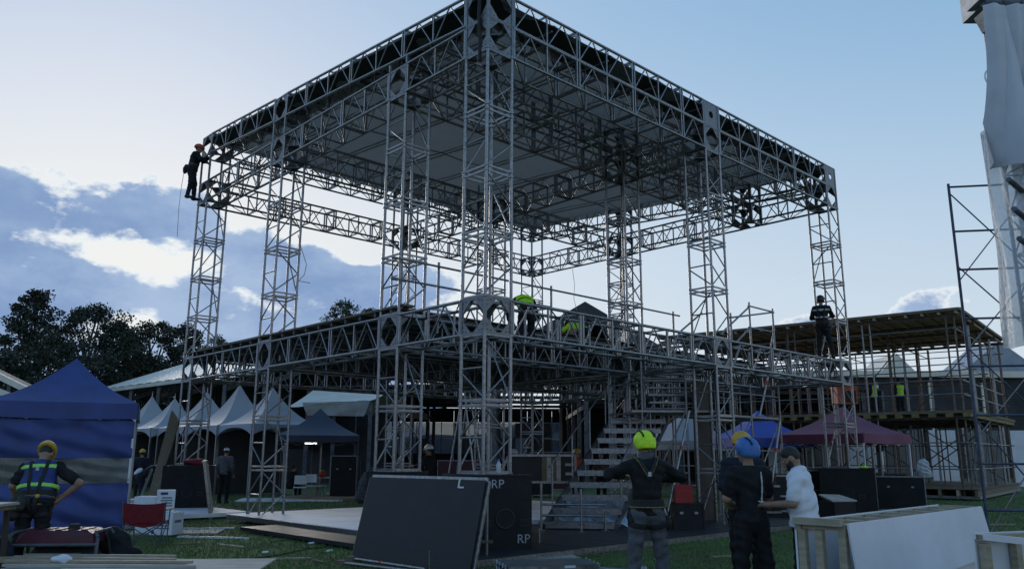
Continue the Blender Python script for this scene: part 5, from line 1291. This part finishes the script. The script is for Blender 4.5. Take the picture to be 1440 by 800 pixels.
q = D(100, 640, 9.75); t = thing('plastic_bag', 'small crumpled clear bag on the boards below the generator', 'bag', (q.x, 9.75, .36)); blob('bag', t, 'carton', [('e', (0, 0, .04), (.09, .06, .04)), ('e', (.09, .02, .03), (.06, .05, .03))], res=.012, k=.04, wrinkle=.01)

# ------------------------------------------------------------------ centre foreground
# black deck board leaning on the near ballast box
b0, b1 = Vector((-2.48, 13.0, .02)), Vector((-.57, 11.55, .02))
ed = (b1 - b0).normalized(); nb_ = Vector((-ed.y, ed.x, 0)); nb_ = nb_ if nb_.y > 0 else -nb_
tilt = R(15); upv = Vector((0, 0, 1)) * math.cos(tilt) + nb_ * math.sin(tilt)
t = thing('stage_deck_board', 'large black stage deck board with metal edge leaning before the near tower', 'deck board', tuple(b0))
L_ = (b1 - b0).length; HH = 1.27; nn_ = ed.cross(upv).normalized(); nn_ = nn_ if nn_.y > 0 else -nn_
MB().prism([Vector((0, 0, 0)), ed * L_, ed * L_ + upv * HH, upv * HH], nn_ * .02).build('panel', 'black_ply', t)
ef = MB()
for a_, b2 in ((Vector(), ed * L_), (ed * L_, ed * L_ + upv * HH), (ed * L_ + upv * HH, upv * HH), (upv * HH, Vector())): ef.bar(a_ + nn_ * .06, b2 + nn_ * .06, .10, .035, nn_)
ef.build('edge_frame', 'alu', t)
c_ = ed * (L_ * .80) + upv * HH - nn_ * .004; MB().add([], []).bar(c_ + upv * .005, c_ - upv * .12, .025, .012, nn_).bar(c_ - upv * .115, c_ - upv * .115 + ed * .10, .012, .025, upv).build('bracket', 'helmet_white', t)
for k_ in range(4): p_ = ed * (L_ + .02) + upv * (.2 + k_ * .27) + nn_ * .06; MB().box(p_, (.01, .02, .06)).build('slot', 'rubber', t)
# lock pins below: galvanised tubes with red tape
for k_, (px0, py0, px1, py1, lb) in enumerate(((483, 792, 600, 806, 'galvanised tube with clamp end lying before the black board'), (497, 786, 598, 801, 'galvanised tube with red tape lying before the black board'))):
    a_, b2 = G(px0, py0, .03), G(px1, py1, .03); t = thing('scaffold_tube', lb, 'tube', a_, 0); rod('tube', t, (0, 0, .01), b2 - a_ + Vector((0, 0, .01)), .026, 'alu')
    MB().box((-.03, 0, .02), (.12, .07, .06)).build('clamp', 'rusty', t)
    if k_: m0 = (b2 - a_) * .38; rod('tape', t, m0 + Vector((0, 0, .01)), m0 * 1.1 + Vector((0, 0, .01)), .029, 'red_mark')
a_ = G(604, 806); t = thing('steel_pin', 'bent steel pin standing before the black board', 'pin', a_); MB().tube((0, 0, 0), (-.01, 0, .28), .012, 8).build('shaft', 'alu', t); MB().tube((-.01, 0, .27), (.0, .05, .29), .012, 8).build('hook', 'alu', t)
# stack of galvanised scaffold planks
c = G(770, 797, .22); t = thing('scaffold_plank_stack', 'stack of galvanised steel scaffold planks before the ballast box', 'plank stack', (c.x, c.y + .1, 0), R(14))
for k_ in range(4):
    for q in range(2):
        b_ = MB(); z_ = .05 + k_ * .065; y = -.17 + q * .34
        b_.box((0, y, z_ + .02), (1.15, .31, .008)); b_.box((0, y - .15, z_ - .005), (1.15, .01, .05)); b_.box((0, y + .15, z_ - .005), (1.15, .01, .05))
        for e_ in (-1, 1): b_.box((e_ * .575, y, z_ - .0), (.012, .31, .05)); b_.tube((e_ * .6, y - .1, z_ - .02), (e_ * .6, y - .06, z_ + .03), .016, 6); b_.tube((e_ * .6, y + .06, z_ - .02), (e_ * .6, y + .1, z_ + .03), .016, 6)
        b_.build('scaffold_plank', 'steel', t).rotation_euler = (0, 0, R(random.uniform(-2, 2)))
slab('yellow_label', t, (-.1, -.33, .10), (.10, .004, .03), 'helmet_yellow'); slab('white_label', t, (.2, -.33, .25), (.14, .004, .03), 'carton')
a_, b2 = G(820, 797, .05), G(905, 803, .05); t = thing('scaffold_tube', 'galvanised tube with ring end lying beside the plank stack', 'tube', a_); rod('tube', t, (0, 0, 0), b2 - a_, .026, 'steel'); MB().tube(b2 - a_ + Vector((0, -.02, -.02)), b2 - a_ + Vector((0, .02, .05)), .05, 10).build('ring', 'steel', t)
for k_, (px, py, h_) in enumerate(((684, 790, 1.0), (758, 772, .35))):
    q = G(px, py); t = thing('jack_base', ('steel screw jack standing before the left corner of the RP box', 'steel screw jack standing at the right corner of the RP box')[k_], 'jack', (q.x, q.y, .0)); MB().tube((0, 0, .0), (0, 0, h_), .024, 10).build('spindle', 'steel', t); MB().box((0, 0, .006), (.16, .16, .012)).build('plate', 'steel', t); MB().box((0, 0, .30), (.2, .04, .04)).build('nut', 'rusty', t)
# bottle on the near ballast box
q = D(701, 668, 13.6); t = thing('drink_bottle', 'clear drink bottle with orange juice and blue cap on the RP box', 'bottle', (q.x, 13.62, 1.278))
MB().lathe((0, 0, 0), [(.0, 0), (.042, .0), (.044, .05), (.040, .12), (.044, .17), (.018, .215), (.016, .23)], 12).build('body', 'bottle', t); MB().lathe((0, 0, .004), [(.0, 0), (.038, .0), (.039, .075), (.0, .076)], 12).build('juice', 'juice', t); MB().lathe((0, 0, .228), [(.02, 0), (.02, .03), (.0, .031)], 12).build('cap', 'cap_blue', t)
# foil bundle under the stairs
for k_, (x, y, z_, rz_) in enumerate(((1.75, 18.1, .14, 5), (2.0, 18.7, .42, 12))):
    t = thing('foil_bundle', ('lower silver foil wrapped bundle beneath the stairs', 'upper silver foil wrapped bundle beneath the stairs')[k_], 'bundle', (x, y, z_), R(rz_)); 
    def fn(u, v): return (-.85 + 1.7 * u, -.35 + .7 * v, .30 * (1 - abs(2 * v - 1) ** 1.5) + .03 * math.sin(18 * u + 4 * v) + .02 * math.sin(31 * u))
    MB().sheet(fn, 40, 14, .01).build('foil', 'foil', t); MB().box((0, 0, -.0), (1.6, .6, .06)).build('base', 'steel_dark', t)
# red crate on case
q = D(957, 640, 17.6); t = thing('crate', 'red plastic crate on the black case under the scaffold', 'crate', (q.x, 17.55, .64)); w_, d_, h_ = .36, .3, .36
for s_ in (-1, 1): MB().box((0, s_ * d_ / 2, h_ / 2), (w_, .012, h_)).build('side', 'red_plastic', t); MB().box((s_ * w_ / 2, 0, h_ / 2), (.012, d_, h_)).build('end', 'red_plastic', t)
MB().box((0, 0, .01), (w_, d_, .015)).build('bottom', 'red_plastic', t)
for k_ in range(4): MB().box((0, -d_ / 2 - .01, .05 + k_ * .09), (w_ + .01, .012, .018)).build('rib', 'red_plastic', t)
# second black box and shelf with boards behind the near box
q = D(762, 640, 22); t = thing('deck_rack', 'frame rack holding black panels and old planks behind the riser', 'rack', (q.x, 22, 0)); 
fr = MB()
for a_, b2 in (((-.9, 0, .9), (.9, 0, .9)), ((-.9, 0, 1.60), (.9, 0, 1.60)), ((-.9, 0, .0), (-.9, 0, 1.6)), ((.9, 0, .0), (.9, 0, 1.6)), ((-.9, 0, 1.6), (-1.2, 0, .9))): fr.bar(a_, b2, .06, .06, (0, 1, 0))
fr.build('frame', 'alu', t); MB().box((0, .09, 1.25), (1.74, .04, .66)).build('black_panel', 'black_ply', t)
for k_ in range(4): MB().box((.06 + k_ * .13, .05, 1.24), (.12, .04, .64)).build('old_plank', 'ply_grey' if k_ % 2 else 'plank', t)
for z_ in (1.12, 1.36): MB().box((.76, .02, z_), (.26, .04, .07)).build('slat', 'ply_grey', t)
# brown board behind middle tower, sloping plate
q = SW(7.9, .9); t = thing('brown_panel', 'tall brown plywood panel standing behind the middle tower', 'panel', (q.x, q.y, 0), SROT); MB().box((0, 0, 1.75), (.75, .03, 3.3)).build('board', 'brown_board', t); MB().bar((.36, -.03, .1), (.36, -.03, 3.4), .05, .05, (1, 0, 0)).build('batten', 'plank', t)
# cables at the middle tower
cb = MB(); base_ = SW(7.3, .15)
for k_ in range(3):
    cb.path([base_ + Vector((.03 * k_, .05, 3.6)), base_ + Vector((.05 * k_, .0, 2.2)), base_ + Vector((.04 * k_ + .03, .02, 1.0)), base_ + Vector((.10 + .1 * k_, -.1, .35)), base_ + Vector((.15 + .12 * k_, -.25, .06 + .02 * k_)), base_ + Vector((.5, -.30 - .1 * k_, .05))], .014, 6)
tag(cb.build('power_cable', 'cable'), 'black power cables running down the middle tower', 'cable')
q = SW(7.3, -.25); t = blob('cable_coil', None, 'cable', [('c', (math.cos(a_) * .16, math.sin(a_) * .14, .05 + .012 * k_), (math.cos(a_ + .5) * .16, math.sin(a_ + .5) * .14, .05 + .012 * k_), .024, .024) for k_, a_ in enumerate(np.arange(0, 12.5, .5) % 6.28)], res=.014, k=.01); t.location = (q.x, q.y, .11); tag(t, 'black coil of cable at the foot of the middle tower', 'cable')
# loose cables hanging from the structure
a_ = D(419, 330, 20.6); pts = [a_, D(424, 350, 20.7), D(431, 372, 20.7), D(428, 386, 20.7), D(420, 395, 20.7), D(436, 398, 20.7)]; tag(MB().path(pts, .010, 5).build('hanging_cable', 'cable_white'), 'thin loose cable hanging beside the third tower', 'cable')
a_ = [D(805, 378, 25), D(808, 400, 25), D(807, 420, 25), D(811, 436, 25)]; tag(MB().path(a_, .008, 5).build('hanging_cable', 'cable_white'), 'thin wire hanging from the roof before the gable', 'cable')

# ------------------------------------------------------------------ inside the dark tent
q = D(438, 640, 30.2); lm = thing('tube_lamp', 'lit white tube lamp under the dark tent canopy', 'lamp', (q.x, 30.0, 0)); MB().box((0, 0, 2.0), (.42, .06, .05)).build('tube', 'lamp_white', lm); MB().box((0, 0, 2.04), (.46, .08, .04)).build('housing', 'steel_dark', lm)
for k_, (px, Y, rz_, lb) in enumerate(((424, 29.3, 20, 'white folding chair at the front of the dark tent'), (441, 30.6, 200, 'folding chair turned away at the dark tent table'), (452, 30.9, -60, 'folding chair at the near side of dark tent table'))):
    q = D(px, 640, Y); t = thing('folding_chair', lb, 'chair', (q.x, Y, 0), R(rz_), 'folding chairs in the dark tent')
    MB().box((0, 0, .45), (.42, .40, .03)).build('seat', 'carton', t); MB().box((0, -.2, .72), (.42, .03, .30)).build('backrest', 'carton', t)
    for sx in (-1, 1): rod('leg', t, (sx * .2, .2, 0), (sx * .2, -.21, .86), .013, 'steel'); rod('leg', t, (sx * .19, -.22, 0), (sx * .19, .12, .45), .013, 'steel')
q = D(470, 640, 31.2); t = thing('folding_table', 'long table with small things inside the dark tent', 'table', (q.x, 31.2, 0)); MB().box((0, 0, .74), (1.8, .7, .035)).build('top', 'ply_grey', t)
for sx in (-1, 1): rod('leg', t, (sx * .8, 0, 0), (sx * .8, 0, .73), .02, 'steel')
q = D(462, 640, 31.1); t = thing('orange_cup', 'orange container on the table in the dark tent', 'container', (q.x - .2, 31.1, .76)); MB().lathe((0, 0, 0), [(0, 0), (.10, 0), (.13, .2), (.11, .22)], 12).build('body', 'orange_box', t); MB().lathe((0, 0, .2), [(.13, 0), (.0, .08)], 12).build('lid', 'orange_box', t)
q = D(518, 640, 27.5); t = blob('covered_equipment', None, 'charcoal_cloth', [('e', (0, 0, .5), (.30, .25, .5)), ('c', (-.2, 0, .2), (.3, 0, .15), .2, .2), ('e', (.1, 0, 1.0), (.16, .14, .2))], res=.03, k=.15, wrinkle=.02); t.location = (q.x, 27.5, 0); tag(t, 'grey sheet covered equipment beside the dark tent', 'equipment')
# ------------------------------------------------------------------ ladder behind the near tower
q = D(655, 640, 18.5); t = thing('step_ladder', 'aluminium step ladder standing behind the near tower', 'ladder', (q.x, 18.6, 0), R(70))
for sx in (-1, 1): rod('stile', t, (sx * .28, -.5, .0), (sx * .16, 0, 3.0), .022, 'alu'); rod('rear_stile', t, (sx * .28, .5, .0), (sx * .16, .05, 2.95), .02, 'alu')
for k_ in range(9): f = (k_ + .7) / 10; rod('rung', t, (-.28 + .12 * f, -.5 + .5 * f, 3 * f), (.28 - .12 * f, -.5 + .5 * f, 3 * f), .018, 'alu')
# ------------------------------------------------------------------ right side
# white flats: open timber framed box with white boards
A_, B_, C_ = Vector((1.92, 4.84, 0)), Vector((3.71, 6.60, 0)), Vector((1.77, 5.30, 0))
lx = (B_ - A_).normalized(); ly = Vector((-lx.y, lx.x, 0)); t = thing('framed_flats', 'white faced timber framed flats standing before the white shirt man', 'flat', A_)
LW, DW, HT = (B_ - A_).length, .27, 1.22
def FL(a, b, z): return lx * a + ly * b + Vector((0, 0, z))
b_ = MB(); b_.prism([FL(0, -.05, HT), FL(LW, -.05, HT - .0), FL(LW + .04, -.10, .86), FL(.0, -.10, .80)], ly * .012); b_.build('front_board', 'white_board', t)
b_ = MB(); b_.prism([FL(.1, -.02, .84), FL(LW - .10, -.02, .88), FL(LW - .12, -.0, .05), FL(.1, -.0, .05)], ly * .012); b_.build('lower_board', 'white_board', t)
b_ = MB(); b_.prism([FL(0, DW, HT), FL(LW, DW, HT), FL(LW, DW, .03), FL(0, DW, .03)], ly * .012); b_.build('back_board', 'white_board', t)
for b2 in (-.03, DW - .03):
    for z_ in (HT - .03, .06, .64): b_ = MB(); b_.bar(FL(.0, b2 + .02, z_), FL(LW, b2 + .02, z_), .04, .045); b_.build('rail', 'timber', t)
for k_ in range(9):
    a = .02 + (LW - .04) * k_ / 8; b_ = MB(); b_.bar(FL(a, 0, HT - .022), FL(a, DW - .04, HT - .022), .045, .04); b_.build('cross_batten', 'timber', t)
    if k_ in (0, 4, 8):
        for b2 in (-.005, DW * .5, DW - .03): b_ = MB(); b_.bar(FL(a, b2, .04), FL(a, b2, HT - .045), .045, .045, ly); b_.build('stud', 'timber', t)
b_ = MB(); b_.bar(FL(-.02, -.02, HT + .004), FL(-.02, DW, HT + .004), .05, .04); b_.build('end_batten', 'timber', t)
b_ = MB(); b_.bar(FL(LW - .3, .05, .84), FL(LW + .32, .02, .86), .045, .04); b_.build('loose_batten', 'timber', t)
A2 = Vector((2.50, 3.95, 0)); l2 = Vector((.93, .36, 0)).normalized(); m2 = Vector((-l2.y, l2.x, 0)); t = thing('framed_flats', 'smaller white timber framed flat at the right edge', 'flat', A2)
def F2(a, b, z): return l2 * a + m2 * b + Vector((0, 0, z))
for nm, b2, mt in (('back_board', .34, 'white_board'),): b_ = MB(); b_.prism([F2(0, b2, 1.22), F2(1.6, b2, 1.22), F2(1.6, b2, .02), F2(0, b2, .02)], m2 * .012); b_.build(nm, mt, t)
for k_ in range(6): b_ = MB(); b_.bar(F2(.03 + .22 * k_, .31, .05), F2(.03 + .22 * k_, .31, 1.17), .04, .04, m2); b_.build('stud', 'timber', t)
for b2 in (.0, .31): b_ = MB(); b_.bar(F2(0, b2, 1.20), F2(1.6, b2, 1.20), .04, .03); b_.build('rail', 'timber', t)
b_ = MB(); b_.bar(F2(.01, -.02, 1.205), F2(.01, .34, 1.205), .02, .03); b_.build('end_batten', 'white_board', t)
for b2 in (-.01,): b_ = MB(); b_.bar(F2(.02, b2, .02), F2(.02, b2, 1.18), .03, .03, m2); b_.build('corner_stud', 'white_board', t)
# orange container hung on the right tower
q = SW(LB[2] + .3, .4); t = thing('orange_box', 'orange plastic box on the scaffold behind the right tower', 'box', (q.x + .95, q.y + 1.6, .45)); MB().box((0, 0, 3.0), (.62, .5, .5)).build('body', 'orange_box', t); MB().box((0, 0, 3.27), (.66, .54, .05)).build('lid', 'orange_box', t); MB().box((.1, -.26, 2.98), (.32, .02, .36)).build('dark_panel', 'rubber', t)
rod('stand', t, (-.25, 0, -.45), (-.25, 0, 2.76), .03, 'steel'); rod('stand', t, (.25, 0, -.45), (.25, 0, 2.76), .03, 'steel')
# shelf and cases behind the white shirt man, scaffolding clutter under the deck
for k_, (px, Y, w_, h_, lb) in enumerate(((1108, 22.0, .9, 1.15, 'black equipment rack behind the white shirt man'), (1068, 21.5, .8, .9, 'low black equipment rack behind the blue helmet man'), (1150, 24.5, .8, 1.25, 'black equipment rack beside the maroon tent pole'))):
    q = D(px, 640, Y); t = thing('equipment_rack', lb, 'rack', (q.x, Y, 0))
    MB().box((0, 0, h_ / 2), (w_, .5, h_)).build('body', 'black_box', t)
    for z_ in (.2, h_ * .5, h_ - .05): MB().bar((-w_ / 2, -.27, z_), (w_ / 2, -.27, z_), .03, .05).build('rail', 'steel', t)
q = D(1187, 640, 16.5); t = thing('carton_scrap', 'opened brown carton on a case behind the white flats', 'carton', (D(1172, 640, 19).x, 19, .6), R(20)); MB().box((0, 0, -.3), (.6, .5, .6)).build('case', 'black_box', t); MB().prism([(-.35, -.25, 0), (.35, -.25, 0), (.30, .25, .10), (-.3, .25, .12)], (0, 0, .03)).build('flap', 'ply_grey', t)
# thin crew scaffold frames under the deck at right
us_ = thing('under_deck_scaffold', 'frame scaffold standing under the deck right of the middle tower', 'scaffold', SW(9.6, 1.6, 0), SROT)
for x in (0, 1.8, 3.4):
    for y in (0, 1.3): rod('standard', us_, (x, y, .02), (x, y, 3.6), .024, 'steel')
for z_ in (.8, 1.75, 2.65, 3.3):
    for y in (0, 1.3): rod('ledger', us_, (0, y, z_), (3.4, y, z_), .02, 'steel', 6)
    for x in (0, 1.8, 3.4): rod('transom', us_, (x, 0, z_), (x, 1.3, z_), .02, 'steel', 6)
for x, x2 in ((0, 1.8), (1.8, 3.4)): rod('diagonal_brace', us_, (x, 0, .8), (x2, 0, 2.65), .018, 'steel', 6)
for k_ in range(4): slab('plank', us_, (1.7, .15 + k_ * .32, 2.68), (3.5, .30, .045), 'steel')
q = D(1290, 640, 25.9); t = blob('plastic_sack', None, 'plastic', [('e', (0, 0, .25), (.20, .16, .28)), ('e', (.08, 0, .05), (.18, .15, .12))], res=.025, k=.08, wrinkle=.02); t.location = (q.x, 25.6, 1.02); tag(t, 'crumpled clear plastic sack on the silver flight case', 'sack')
q = SW(LB[2] + .2, -.1); t = thing('lime_glove', 'lime coloured glove lying on the right ballast box', 'glove', (q.x + .15, q.y - .15, 1.285)); blob('glove', t, 'lime', [('e', (0, 0, .03), (.12, .07, .03)), ('c', (.05, 0, .03), (.15, .03, .03), .03, .02)], res=.014, k=.03)
